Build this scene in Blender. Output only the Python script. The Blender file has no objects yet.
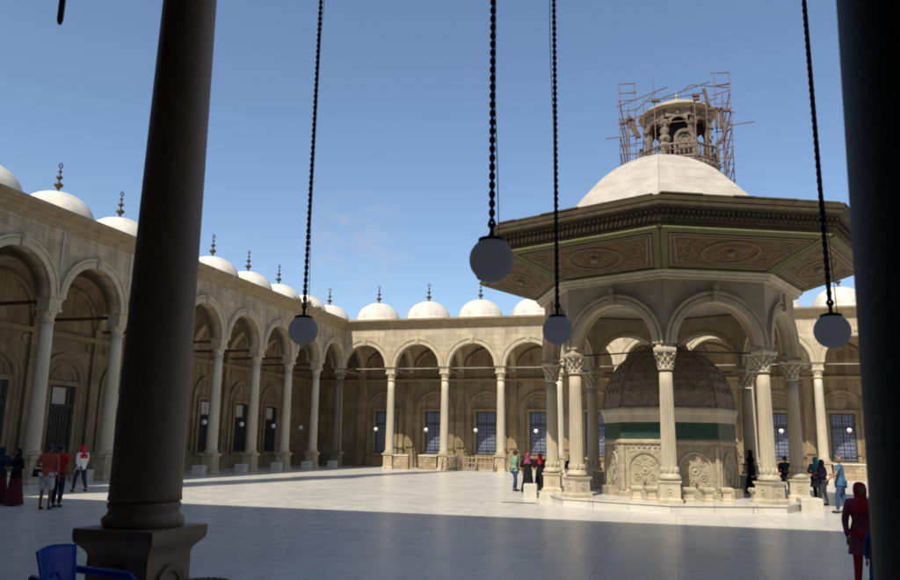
import bpy, bmesh, math, random
from mathutils import Vector, Matrix
random.seed(7)
PI = math.pi
R = math.radians
scene = bpy.context.scene
C = scene.collection

# ---------------------------------------------------------------- materials
def nodes(m):
    m.use_nodes = True
    nt = m.node_tree
    for n in list(nt.nodes):
        nt.nodes.remove(n)
    return nt

def N(nt, t, **kw):
    n = nt.nodes.new(t)
    for k, v in kw.items():
        if k.startswith('i_'):
            n.inputs[k[2:].replace('_', ' ')].default_value = v
        else:
            setattr(n, k, v)
    return n

def plain(name, col, rough=.7, metal=0, var=.0, scale=3.0, spec=.5, bump=0., bscale=30., trans=None, streak=False):
    m = bpy.data.materials.new(name)
    nt = nodes(m)
    out = N(nt, 'ShaderNodeOutputMaterial')
    b = N(nt, 'ShaderNodeBsdfPrincipled')
    b.inputs['Roughness'].default_value = rough
    b.inputs['Metallic'].default_value = metal
    b.inputs['Specular IOR Level'].default_value = spec
    b.inputs['Base Color'].default_value = (*col, 1)
    nt.links.new(b.outputs[0], out.inputs[0])
    tc = N(nt, 'ShaderNodeTexCoord')
    src = tc.outputs['Object']
    if var:
        mp = N(nt, 'ShaderNodeMapping')
        if streak:
            mp.inputs['Scale'].default_value = (1, 1, .18)
        nt.links.new(src, mp.inputs[0])
        nz = N(nt, 'ShaderNodeTexNoise')
        nz.inputs['Scale'].default_value = scale
        nz.inputs['Detail'].default_value = 8
        nz.inputs['Roughness'].default_value = .65
        nt.links.new(mp.outputs[0], nz.inputs['Vector'])
        rp = N(nt, 'ShaderNodeValToRGB')
        rp.color_ramp.elements[0].position = .3
        rp.color_ramp.elements[1].position = .7
        rp.color_ramp.elements[0].color = (*[c * (1 - var) for c in col], 1)
        rp.color_ramp.elements[1].color = (*[min(1, c * (1 + var * .7)) for c in col], 1)
        nt.links.new(nz.outputs[0], rp.inputs[0])
        nt.links.new(rp.outputs[0], b.inputs['Base Color'])
    if bump:
        n2 = N(nt, 'ShaderNodeTexNoise')
        n2.inputs['Scale'].default_value = bscale
        n2.inputs['Detail'].default_value = 6
        nt.links.new(src, n2.inputs['Vector'])
        bp = N(nt, 'ShaderNodeBump')
        bp.inputs['Strength'].default_value = bump
        bp.inputs['Distance'].default_value = .03
        nt.links.new(n2.outputs[0], bp.inputs['Height'])
        nt.links.new(bp.outputs[0], b.inputs['Normal'])
    return m

def masonry(name, col, bw=1.1, bh=.45, contrast=.18, joint=.6, rough=.8, streak=.3):
    """stone blocks laid in courses in the local x-z plane, with stains of their own"""
    m = bpy.data.materials.new(name)
    nt = nodes(m)
    L = nt.links.new
    out = N(nt, 'ShaderNodeOutputMaterial')
    b = N(nt, 'ShaderNodeBsdfPrincipled')
    b.inputs['Roughness'].default_value = rough
    b.inputs['Specular IOR Level'].default_value = .3
    L(b.outputs[0], out.inputs[0])
    tc = N(nt, 'ShaderNodeTexCoord')
    sp = N(nt, 'ShaderNodeSeparateXYZ')
    L(tc.outputs['Object'], sp.inputs[0])
    ad = N(nt, 'ShaderNodeMath', operation='ADD')
    L(sp.outputs[0], ad.inputs[0]); L(sp.outputs[1], ad.inputs[1])
    cb = N(nt, 'ShaderNodeCombineXYZ')
    L(ad.outputs[0], cb.inputs[0]); L(sp.outputs[2], cb.inputs[1])
    br = N(nt, 'ShaderNodeTexBrick')
    br.inputs['Scale'].default_value = 1
    br.inputs['Brick Width'].default_value = bw
    br.inputs['Row Height'].default_value = bh
    br.inputs['Mortar Size'].default_value = .012
    br.inputs['Mortar Smooth'].default_value = .4
    br.inputs['Color1'].default_value = (*[c * (1 - contrast) for c in col], 1)
    br.inputs['Color2'].default_value = (*[min(1, c * (1 + contrast * .6)) for c in col], 1)
    br.inputs['Mortar'].default_value = (*[c * joint for c in col], 1)
    L(cb.outputs[0], br.inputs['Vector'])
    mp = N(nt, 'ShaderNodeMapping')
    mp.inputs['Scale'].default_value = (1.4, 1.4, .25)
    L(tc.outputs['Object'], mp.inputs[0])
    nz = N(nt, 'ShaderNodeTexNoise')
    nz.inputs['Scale'].default_value = 1.3
    nz.inputs['Detail'].default_value = 9
    nz.inputs['Roughness'].default_value = .7
    L(mp.outputs[0], nz.inputs['Vector'])
    rp = N(nt, 'ShaderNodeValToRGB')
    rp.color_ramp.elements[0].position = .36
    rp.color_ramp.elements[1].position = .62
    rp.color_ramp.elements[0].color = (1 - streak, 1 - streak * 1.1, 1 - streak * 1.25, 1)
    rp.color_ramp.elements[1].color = (1, 1, 1, 1)
    L(nz.outputs[0], rp.inputs[0])
    mx = N(nt, 'ShaderNodeMix', data_type='RGBA', blend_type='MULTIPLY')
    mx.inputs[0].default_value = 1
    L(br.outputs[0], mx.inputs[6]); L(rp.outputs[0], mx.inputs[7])
    L(mx.outputs[2], b.inputs['Base Color'])
    bp = N(nt, 'ShaderNodeBump')
    bp.inputs['Strength'].default_value = .4
    bp.inputs['Distance'].default_value = .02
    inv = N(nt, 'ShaderNodeMath', operation='SUBTRACT')
    n3 = N(nt, 'ShaderNodeTexNoise')
    n3.inputs['Scale'].default_value = 18
    n3.inputs['Detail'].default_value = 6
    L(tc.outputs['Object'], n3.inputs['Vector'])
    L(n3.outputs[0], inv.inputs[0]); L(br.outputs['Fac'], inv.inputs[1])
    L(inv.outputs[0], bp.inputs['Height'])
    L(bp.outputs[0], b.inputs['Normal'])
    return m

def carved(name, col, scale=3.2, strength=1.0):
    """stone cut in low floral relief"""
    m = bpy.data.materials.new(name)
    nt = nodes(m)
    L = nt.links.new
    out = N(nt, 'ShaderNodeOutputMaterial')
    b = N(nt, 'ShaderNodeBsdfPrincipled')
    b.inputs['Roughness'].default_value = .75
    L(b.outputs[0], out.inputs[0])
    tc = N(nt, 'ShaderNodeTexCoord')
    nz = N(nt, 'ShaderNodeTexNoise')
    nz.inputs['Scale'].default_value = 2.0
    nz.inputs['Detail'].default_value = 3
    L(tc.outputs['Object'], nz.inputs['Vector'])
    mixv = N(nt, 'ShaderNodeMix', data_type='RGBA')
    mixv.inputs[0].default_value = .25
    L(tc.outputs['Object'], mixv.inputs[6]); L(nz.outputs['Color'], mixv.inputs[7])
    vo = N(nt, 'ShaderNodeTexVoronoi', feature='SMOOTH_F1')
    vo.inputs['Scale'].default_value = scale * 2
    L(mixv.outputs[2], vo.inputs['Vector'])
    wv = N(nt, 'ShaderNodeTexWave', wave_type='RINGS')
    wv.inputs['Scale'].default_value = scale
    wv.inputs['Distortion'].default_value = 9
    wv.inputs['Detail'].default_value = 3
    L(tc.outputs['Object'], wv.inputs['Vector'])
    mu = N(nt, 'ShaderNodeMath', operation='MULTIPLY')
    L(vo.outputs[0], mu.inputs[0]); L(wv.outputs[1], mu.inputs[1])
    rp = N(nt, 'ShaderNodeValToRGB')
    rp.color_ramp.elements[0].position = .0
    rp.color_ramp.elements[1].position = .35
    rp.color_ramp.elements[0].color = (*[c * .62 for c in col], 1)
    rp.color_ramp.elements[1].color = (*col, 1)
    L(mu.outputs[0], rp.inputs[0])
    L(rp.outputs[0], b.inputs['Base Color'])
    bp = N(nt, 'ShaderNodeBump')
    bp.inputs['Strength'].default_value = strength
    bp.inputs['Distance'].default_value = .05
    L(mu.outputs[0], bp.inputs['Height'])
    L(bp.outputs[0], b.inputs['Normal'])
    return m

def marble_floor(name):
    m = bpy.data.materials.new(name)
    nt = nodes(m)
    L = nt.links.new
    out = N(nt, 'ShaderNodeOutputMaterial')
    b = N(nt, 'ShaderNodeBsdfPrincipled')
    L(b.outputs[0], out.inputs[0])
    tc = N(nt, 'ShaderNodeTexCoord')
    br = N(nt, 'ShaderNodeTexBrick')
    br.offset = 0
    br.inputs['Scale'].default_value = 1
    br.inputs['Brick Width'].default_value = 1.3
    br.inputs['Row Height'].default_value = 1.3
    br.inputs['Mortar Size'].default_value = .008
    br.inputs['Mortar Smooth'].default_value = .3
    br.inputs['Color1'].default_value = (.66, .63, .555, 1)
    br.inputs['Color2'].default_value = (.73, .70, .615, 1)
    br.inputs['Mortar'].default_value = (.34, .32, .28, 1)
    L(tc.outputs['Object'], br.inputs['Vector'])
    nz = N(nt, 'ShaderNodeTexNoise')
    nz.inputs['Scale'].default_value = .35
    nz.inputs['Detail'].default_value = 10
    nz.inputs['Roughness'].default_value = .62
    nz.inputs['Distortion'].default_value = 1.4
    L(tc.outputs['Object'], nz.inputs['Vector'])
    rp = N(nt, 'ShaderNodeValToRGB')
    rp.color_ramp.elements[0].position = .33
    rp.color_ramp.elements[1].position = .66
    rp.color_ramp.elements[0].color = (.82, .83, .84, 1)
    rp.color_ramp.elements[1].color = (1, .99, .97, 1)
    L(nz.outputs[0], rp.inputs[0])
    n2 = N(nt, 'ShaderNodeTexNoise')
    n2.inputs['Scale'].default_value = .9
    n2.inputs['Detail'].default_value = 12
    n2.inputs['Roughness'].default_value = .7
    n2.inputs['Distortion'].default_value = 2.5
    L(tc.outputs['Object'], n2.inputs['Vector'])
    r2 = N(nt, 'ShaderNodeValToRGB')
    r2.color_ramp.elements[0].position = .4
    r2.color_ramp.elements[1].position = .55
    r2.color_ramp.elements[0].color = (.92, .92, .91, 1)
    r2.color_ramp.elements[1].color = (1, 1, 1, 1)
    L(n2.outputs[0], r2.inputs[0])
    m1 = N(nt, 'ShaderNodeMix', data_type='RGBA', blend_type='MULTIPLY')
    m1.inputs[0].default_value = 1
    L(br.outputs[0], m1.inputs[6]); L(rp.outputs[0], m1.inputs[7])
    m2 = N(nt, 'ShaderNodeMix', data_type='RGBA', blend_type='MULTIPLY')
    m2.inputs[0].default_value = 1
    L(m1.outputs[2], m2.inputs[6]); L(r2.outputs[0], m2.inputs[7])
    L(m2.outputs[2], b.inputs['Base Color'])
    rr = N(nt, 'ShaderNodeMapRange')
    rr.inputs['To Min'].default_value = .16
    rr.inputs['To Max'].default_value = .42
    L(n2.outputs[0], rr.inputs[0])
    L(rr.outputs[0], b.inputs['Roughness'])
    b.inputs['Specular IOR Level'].default_value = .5
    bp = N(nt, 'ShaderNodeBump')
    bp.inputs['Strength'].default_value = .05
    bp.inputs['Distance'].default_value = .02
    L(n2.outputs[0], bp.inputs['Height'])
    L(bp.outputs[0], b.inputs['Normal'])
    return m

def leaded_glass(name):
    m = bpy.data.materials.new(name)
    nt = nodes(m)
    out = N(nt, 'ShaderNodeOutputMaterial')
    b = N(nt, 'ShaderNodeBsdfPrincipled')
    b.inputs['Base Color'].default_value = (.20, .24, .33, 1)
    b.inputs['Roughness'].default_value = .12
    b.inputs['Specular IOR Level'].default_value = 1.0
    nt.links.new(b.outputs[0], out.inputs[0])
    tc = N(nt, 'ShaderNodeTexCoord')
    nz = N(nt, 'ShaderNodeTexNoise')
    nz.inputs['Scale'].default_value = 2.2
    nt.links.new(tc.outputs['Object'], nz.inputs['Vector'])
    bp = N(nt, 'ShaderNodeBump')
    bp.inputs['Strength'].default_value = .25
    bp.inputs['Distance'].default_value = .1
    nt.links.new(nz.outputs[0], bp.inputs['Height'])
    nt.links.new(bp.outputs[0], b.inputs['Normal'])
    return m

M = {}
M['floor'] = marble_floor('polished_marble_paving')
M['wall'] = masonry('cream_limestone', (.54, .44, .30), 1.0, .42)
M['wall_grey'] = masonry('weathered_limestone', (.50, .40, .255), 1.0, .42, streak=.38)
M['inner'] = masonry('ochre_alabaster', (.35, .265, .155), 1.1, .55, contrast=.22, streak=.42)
M['cornice'] = plain('brown_cornice_stone', (.33, .245, .13), .85, var=.35, scale=2.5, bump=.3)
M['arch'] = plain('arch_moulding_stone', (.47, .385, .25), .8, var=.22, scale=2.2, bump=.3)
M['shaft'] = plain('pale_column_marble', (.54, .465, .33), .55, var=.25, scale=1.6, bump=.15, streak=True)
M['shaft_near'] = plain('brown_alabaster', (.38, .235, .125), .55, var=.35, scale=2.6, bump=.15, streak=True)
M['shade_stone'] = plain('shade_darkened_stone', (.10, .075, .05), .85, var=.3, scale=1.5)  # shade of the near gallery is put into this dark base colour
M['post'] = plain('shade_dark_alabaster', (.02, .015, .015), .6, var=.3, scale=3, bump=.1)  # near-black base carries the shade on the pillar's unlit side
M['dome'] = plain('whitewashed_dome', (.62, .575, .48), .75, var=.24, scale=1.5, bump=.35, bscale=5, streak=True)
M['finial'] = plain('dull_bronze', (.10, .075, .05), .5, .5, var=.3, scale=8)
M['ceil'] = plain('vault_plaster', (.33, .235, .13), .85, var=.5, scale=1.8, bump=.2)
M['frame'] = plain('dark_window_iron', (.05, .045, .04), .6, .2)
M['glass'] = leaded_glass('leaded_window_glass')
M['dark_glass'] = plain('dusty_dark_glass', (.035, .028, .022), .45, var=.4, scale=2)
M['rod'] = plain('iron_tie_rod', (.30, .26, .20), .6, .2, var=.3)
M['block'] = plain('pale_stone_block', (.55, .51, .42), .75, var=.2, scale=3, bump=.3)
M['rubble'] = masonry('rough_low_wall_stone', (.42, .32, .20), .45, .25, contrast=.35, joint=.4)
M['wood'] = plain('weathered_wood', (.34, .25, .15), .8, var=.3, scale=6, bump=.3)
M['roof_wood'] = plain('dark_olive_painted_wood', (.082, .058, .026), .8, var=.4, scale=4, bump=.4)
M['soffit'] = plain('olive_painted_boards', (.11, .082, .033), .8, var=.3, scale=3, bump=.3)
M['panel'] = plain('red_brown_painted_panel', (.125, .07, .027), .8, var=.5, scale=4, bump=.5, bscale=9)
M['border'] = plain('grey_green_painted_border', (.22, .185, .12), .8, var=.3, scale=5)
M['green_edge'] = plain('faded_green_paint', (.125, .12, .045), .8, var=.3, scale=5)
M['lead'] = plain('pale_lead_sheets', (.47, .42, .34), .65, var=.2, scale=1.5, bump=.25, bscale=6)
M['pav'] = plain('pavilion_marble', (.42, .345, .235), .65, var=.25, scale=2.4, bump=.3)
M['pavcol'] = plain('fluted_marble', (.50, .425, .30), .6, var=.25, scale=2.4, bump=.25, streak=True)
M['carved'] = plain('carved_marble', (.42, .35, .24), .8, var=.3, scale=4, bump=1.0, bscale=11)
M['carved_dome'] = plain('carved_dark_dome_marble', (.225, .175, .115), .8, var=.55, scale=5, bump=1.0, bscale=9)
M['green'] = plain('green_marble', (.028, .072, .052), .35, var=.4, scale=4)
M['tower'] = plain('sooty_tower_stone', (.22, .165, .12), .85, var=.7, scale=2.2, bump=.5, bscale=6)
M['tower_dark'] = plain('dark_tower_void', (.04, .035, .03), .9)
M['rust'] = plain('rusty_scaffold_tube', (.17, .105, .08), .7, .2, var=.4, scale=3)
M['plank'] = plain('brown_scaffold_plank', (.12, .065, .04), .8, var=.3)
M['globe'] = plain('opal_glass', (.62, .60, .70), .45, var=.05, scale=6, spec=.3)
_nt = M['globe'].node_tree
_p = [n for n in _nt.nodes if n.type == 'BSDF_PRINCIPLED'][0]; _o = [n for n in _nt.nodes if n.type == 'OUTPUT_MATERIAL'][0]
_t = N(_nt, 'ShaderNodeBsdfTranslucent'); _t.inputs[0].default_value = (.97, .90, .84, 1)
_m = N(_nt, 'ShaderNodeMixShader'); _m.inputs[0].default_value = .78
_nt.links.new(_p.outputs[0], _m.inputs[1]); _nt.links.new(_t.outputs[0], _m.inputs[2]); _nt.links.new(_m.outputs[0], _o.inputs[0])
M['globe_far'] = plain('white_opal_glass', (.85, .85, .83), .3)
M['black'] = plain('black_iron', (.012, .011, .012), .5, .3)
M['chain'] = plain('blackened_chain_iron', (.02, .018, .018), .5, .5, var=.3, scale=20)
M['blue'] = plain('blue_plastic', (.014, .085, .50), .35, var=.08, scale=5)
M['basket'] = plain('brown_wicker', (.14, .09, .055), .8, var=.4, scale=12, bump=.6)
M['skin'] = plain('skin', (.30, .165, .10), .55, var=.08)
M['skin_dark'] = plain('tanned_skin', (.20, .105, .06), .55, var=.08)
M['hair'] = plain('black_hair', (.015, .012, .01), .6, var=.3, scale=20)
M['eye'] = plain('dark_eye', (.02, .015, .012), .2)
M['lip'] = plain('lip', (.25, .08, .06), .5)

def cloth(name, col):
    return plain(name, col, .9, var=.22, scale=7, bump=.5, bscale=14, spec=.15)
F = {k: cloth(k.replace('_', ' ') + ' cloth', c) for k, c in dict(
    maroon=(.10, .018, .03), black=(.012, .012, .016), orange=(.42, .085, .05), white=(.62, .62, .62),
    red=(.42, .02, .025), navy=(.022, .03, .06), crimson=(.40, .015, .04), green=(.20, .40, .26), jeans=(.04, .075, .16),
    pink=(.48, .10, .16), brown=(.16, .10, .06), teal=(.02, .22, .24), lilac=(.16, .13, .19), purple=(.045, .02, .06),
    blue=(.05, .13, .24), grey=(.13, .14, .16), plum=(.27, .055, .10), deep_red=(.45, .018, .03),
    royal=(.02, .05, .17), darkblue=(.02, .025, .05)).items()}

# ---------------------------------------------------------------- mesh helpers
class MB:
    def __init__(s):
        s.bm = bmesh.new(); s.mats = []; s.mi = 0; s.T = Matrix.Identity(4)
    def mat(s, m):
        if m not in s.mats: s.mats.append(m)
        s.mi = s.mats.index(m); return s
    def v(s, co): return s.bm.verts.new(s.T @ Vector(co))
    def f(s, vs, smooth=False):
        try:
            f = s.bm.faces.new(vs)
        except ValueError:
            return
        f.material_index = s.mi; f.smooth = smooth
    def box(s, c, d, rot=0, taper=1.0):
        cx, cy, cz = c; dx, dy, dz = [k / 2 for k in d]
        cr, sr = math.cos(rot), math.sin(rot)
        vs = []
        for z in (-1, 1):
            t = taper if z > 0 else 1
            for x, y in ((-1, -1), (1, -1), (1, 1), (-1, 1)):
                px, py = x * dx * t, y * dy * t
                vs.append(s.v((cx + px * cr - py * sr, cy + px * sr + py * cr, cz + z * dz)))
        for q in ((3, 2, 1, 0), (4, 5, 6, 7), (0, 1, 5, 4), (1, 2, 6, 5), (2, 3, 7, 6), (3, 0, 4, 7)):
            s.f([vs[i] for i in q])
        return s
    def lathe(s, prof, seg=24, c=(0, 0, 0), smooth=True, rot=0., flute=None, sq=False, caps=True):
        """prof: list of (r, z); flute=(count, depth, z0, z1)"""
        rings = []
        for r, z in prof:
            ring = []
            for i in range(seg):
                a = rot + 2 * PI * i / seg
                rr = r
                if flute and flute[2] <= z <= flute[3]:
                    rr = r * (1 - flute[1] * (.5 - .5 * math.cos(flute[0] * a)) ** 1.0)
                ring.append(s.v((c[0] + rr * math.cos(a), c[1] + rr * math.sin(a), c[2] + z)))
            rings.append(ring)
        for a, b in zip(rings, rings[1:]):
            for i in range(seg):
                s.f([a[i], a[(i + 1) % seg], b[(i + 1) % seg], b[i]], smooth)
        if caps:
            s.f(list(reversed(rings[0]))); s.f(rings[-1])
        return s
    def sqprof(s, prof, c=(0, 0, 0), rot=0.):
        """square section mouldings; prof: (half width, z)"""
        k = math.sqrt(2)
        return s.lathe([(r * k, z) for r, z in prof], 4, c, False, rot + PI / 4)
    def tube(s, pts, r, seg=6, smooth=True, caps=True):
        pts = [Vector(p) for p in pts]; rings = []
        rs = r if isinstance(r, (list, tuple)) else [r] * len(pts)
        up = Vector((0, 0, 1))
        for i, p in enumerate(pts):
            d = (pts[min(i + 1, len(pts) - 1)] - pts[max(i - 1, 0)]).normalized()
            x = d.cross(up)
            if x.length < .05: x = d.cross(Vector((0, 1, 0)))
            x.normalize(); y = d.cross(x)
            rings.append([s.v(p + (x * math.cos(2 * PI * k / seg) + y * math.sin(2 * PI * k / seg)) * rs[i]) for k in range(seg)])
        for a, b in zip(rings, rings[1:]):
            for i in range(seg):
                s.f([a[i], a[(i + 1) % seg], b[(i + 1) % seg], b[i]], smooth)
        if caps:
            s.f(rings[0]); s.f(rings[-1])
        return s
    def sphere(s, c, r, seg=20, rings=12, sc=(1, 1, 1), zmin=-1., zmax=1.):
        prev = None
        a0, a1 = math.asin(zmin), math.asin(zmax)
        for j in range(rings + 1):
            a = a0 + (a1 - a0) * j / rings
            rr = max(1e-4, math.cos(a)); z = math.sin(a)
            ring = [s.v((c[0] + r * sc[0] * rr * math.cos(2 * PI * i / seg), c[1] + r * sc[1] * rr * math.sin(2 * PI * i / seg), c[2] + r * sc[2] * z)) for i in range(seg)]
            if prev:
                for i in range(seg):
                    s.f([prev[i], prev[(i + 1) % seg], ring[(i + 1) % seg], ring[i]], True)
            prev = ring
        return s
    def torus(s, c, R_, r, seg=24, sub=8, axis='z', sc=(1, 1, 1)):
        vs = []
        for i in range(seg):
            a = 2 * PI * i / seg; row = []
            for j in range(sub):
                b = 2 * PI * j / sub
                x, y, z = (R_ + r * math.cos(b)) * math.cos(a) * sc[0], (R_ + r * math.cos(b)) * math.sin(a) * sc[1], r * math.sin(b)
                if axis == 'x': x, y, z = z, x, y
                if axis == 'y': x, y, z = x, z, y
                row.append(s.v((c[0] + x, c[1] + y, c[2] + z)))
            vs.append(row)
        for i in range(seg):
            for j in range(sub):
                s.f([vs[i][j], vs[(i + 1) % seg][j], vs[(i + 1) % seg][(j + 1) % sub], vs[i][(j + 1) % sub]], True)
        return s
    def prism(s, poly, y0, y1):
        """polygon in x-z extruded in y"""
        a = [s.v((x, y0, z)) for x, z in poly]; b = [s.v((x, y1, z)) for x, z in poly]
        n = len(poly)
        s.f(a); s.f(list(reversed(b)))
        for i in range(n):
            s.f([a[i], b[i], b[(i + 1) % n], a[(i + 1) % n]])
        return s
    def archwall(s, cx, w, ri, zs, zt, y0, y1, n=28, bottom=True):
        """wall bay of width w about cx with a round arched opening (radius ri, springing zs) up to zt"""
        angs = [PI - PI * i / n for i in range(n + 1)]
        arc = [(cx + ri * math.cos(a), zs + ri * math.sin(a)) for a in angs]
        top = []
        for i, a in enumerate(angs):
            x = cx + ri * math.cos(a) * (w / 2 / ri)
            top.append((x, zt))
        for y in (y0, y1):
            A = [s.v((x, y, z)) for x, z in arc]; B = [s.v((x, y, z)) for x, z in top]
            lo = [s.v((cx - w / 2, y, zs)), s.v((cx + w / 2, y, zs))]
            for i in range(n):
                s.f([A[i], A[i + 1], B[i + 1], B[i]])
            s.f([lo[0], A[0], B[0]]); s.f([A[-1], lo[1], B[-1]])
            if y == y0: A0, B0, lo0 = A, B, lo
        for i in range(n):
            s.f([A0[i], A[i], A[i + 1], A0[i + 1]], True)
            s.f([B0[i], B0[i + 1], B[i + 1], B[i]])
        s.f([lo0[0], lo[0], A[0], A0[0]]); s.f([A0[-1], A[-1], lo[1], lo0[1]])
        s.f([lo0[0], B0[0], B[0], lo[0]]); s.f([lo0[1], lo[1], B[-1], B0[-1]])
        return s
    def archring(s, cx, zs, prof, n=28, y=0., down=0.):
        """moulding swept round an arch. prof: closed list of (radius, depth towards the viewer)"""
        rows = []
        st = []
        if down: st.append((PI, -down))
        st += [(PI - PI * i / n, 0) for i in range(n + 1)]
        if down: st.append((0, -down))
        for a, dz in st:
            rows.append([s.v((cx + r * math.cos(a), y - d, zs + dz + r * math.sin(a))) for r, d in prof])
        k = len(prof)
        for p, q in zip(rows, rows[1:]):
            for j in range(k):
                s.f([p[j], p[(j + 1) % k], q[(j + 1) % k], q[j]])
        s.f(rows[0]); s.f(list(reversed(rows[-1])))
        return s
    def build(s, name, m, parent=None, loc=None, rotz=0):
        if not s.mats: s.mats = [m]
        elif m is not None and m not in s.mats: s.mats[0:0] = []
        bmesh.ops.remove_doubles(s.bm, verts=s.bm.verts, dist=1e-5)
        bmesh.ops.recalc_face_normals(s.bm, faces=s.bm.faces)
        me = bpy.data.meshes.new(name)
        s.bm.to_mesh(me); s.bm.free()
        for q in s.mats: me.materials.append(q)
        o = bpy.data.objects.new(name, me)
        C.objects.link(o)
        if parent: o.parent = parent
        if loc: o.location = loc
        o.rotation_euler.z = rotz
        return o

def thing(name, label, cat, loc=(0, 0, 0), rz=0, group=None):
    o = bpy.data.objects.new(name, None); C.objects.link(o)
    o.empty_display_size = .3
    o.location = loc; o.rotation_euler.z = rz
    o['label'] = label; o['category'] = cat
    if group: o['group'] = group
    return o
def tag(o, label, cat, group=None):
    o['label'] = label; o['category'] = cat
    if group: o['group'] = group
    return o
def structure(o):
    o['kind'] = 'structure'; return o
def copy_tree(o, parent=None):
    c = o.copy(); C.objects.link(c); c.parent = parent
    for ch in [x for x in C.objects if x.parent == o]:
        copy_tree(ch, c)
    return c
def inst(o, parent, loc):
    """copy a part (with its sub-parts) inside its thing"""
    kids = [x for x in o.children]
    c = o.copy(); C.objects.link(c); c.parent = parent; c.location = loc
    for k in kids:
        d = k.copy(); C.objects.link(d); d.parent = c
    return c

# ---------------------------------------------------------------- layout numbers
W = 4.525                     # bay of the arcades
XL, YF = -26.30, 59.20        # line of the left and of the far colonnade
NB = 12
HR, HW = 8.0, 11.1            # springing, top of the arched wall
DEP = 5.0                     # depth of the galleries
XC, YC = -.15, 30.4           # centre of the pavilion

# ---------------------------------------------------------------- ground
g = MB(); g.mat(M['floor'])
x0, x1, y0, y1 = XL - DEP - 3, 40, 6.0, YF + DEP + 4
g.f([g.v((x0, y0 - .0, 0)), g.v((x1, y0, 0)), g.v((x1, y1, 0)), g.v((x0, y1, 0))])
structure(g.build('courtyard_floor', M['floor']))
M['earth'] = plain('dusty_ground', (.30, .25, .18), .95, var=.3, scale=.2)
g = MB(); g.mat(M['earth'])
g.f([g.v((-3000, -3000, -.3)), g.v((3000, -3000, -.3)), g.v((3000, 3000, -.3)), g.v((-3000, 3000, -.3))])
structure(g.build('ground', M['earth']))
g = MB(); g.mat(M['floor'])
g.box((0, 2.2, .175), (60, 9.4, .35))
structure(g.build('gallery_floor', M['floor']))
M['drain'] = plain('dark_drain_slot', (.03, .03, .028), .7)
g = MB(); g.mat(M['drain'])
for i in range(9):
    g.box((-5.75 + i * .125, 27.4 + i * .012, .006), (.085, .16, .012))
g.box((-5.25, 27.45, .003), (1.2, .26, .004))
tag(g.build('floor_drain', M['drain']), 'small dark drain slot in the sunny marble paving left of the pavilion', 'drain')

# ---------------------------------------------------------------- gallery parts
def column_parts(root, mat_shaft, loc, r0=.33, r1=.27, ps=1.0):
    b = MB(); b.mat(mat_shaft)
    pr = [(r0 * 1.02, 1.42), (r0, 1.47)] + [(r0 + (r1 - r0) * (t / 8.) ** 1.15, 1.5 + 5.4 * t / 8.) for t in range(1, 9)]
    b.lathe(pr, 28)
    col = b.build('column', mat_shaft, root, loc)
    p = MB(); p.mat(M['arch'] if mat_shaft is not M['shaft_near'] else mat_shaft)
    p.sqprof([(.44, 0), (.44, .12), (.40, .17), (.36, .2), (.35, .98), (.37, 1.02), (.45, 1.09), (.46, 1.13), (.46, 1.2)])
    # arched panels on the four faces
    for k in range(4):
        p.T = Matrix.Rotation(k * PI / 2, 4, 'Z')
        p.archring(0, .66, [(.19, 0.), (.19, .025), (.25, .045), (.25, 0.)], 12, -.35, .40)
        p.box((0, -.351, .26), (.5, .03, .05))
    p.T = Matrix.Identity(4)
    p.lathe([(r0 * 1.26, 1.2), (r0 * 1.34, 1.23), (r0 * 1.34, 1.27), (r0 * 1.2, 1.30), (r0 * 1.14, 1.33), (r0 * 1.2, 1.36), (r0 * 1.2, 1.39), (r0 * 1.06, 1.43)], 28)
    pd = p.build('pedestal', None, col); pd.scale = (ps, ps, 1)
    c = MB(); c.mat(M['arch'] if mat_shaft is not M['shaft_near'] else mat_shaft)
    c.lathe([(r1 * 1.0, 6.9), (r1 * 1.2, 6.92), (r1 * 1.2, 6.97), (r1, 7.0), (r1 * 1.02, 7.12), (.28, 7.2), (.33, 7.32), (.36, 7.38), (.36, 7.42)], 24)
    for i in range(8):
        a = i * PI / 4 + PI / 8
        c.sphere((.29 * math.cos(a), .29 * math.sin(a), 7.26), .06, 6, 5, (1, 1, 1.5))
    c.sqprof([(.37, 7.42), (.39, 7.46), (.39, 7.52), (.35, 7.56), (.34, 7.6), (.34, 7.84), (.37, 7.90), (.38, 7.94), (.38, 8.0)])
    c.build('capital', None, col)
    return col

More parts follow.
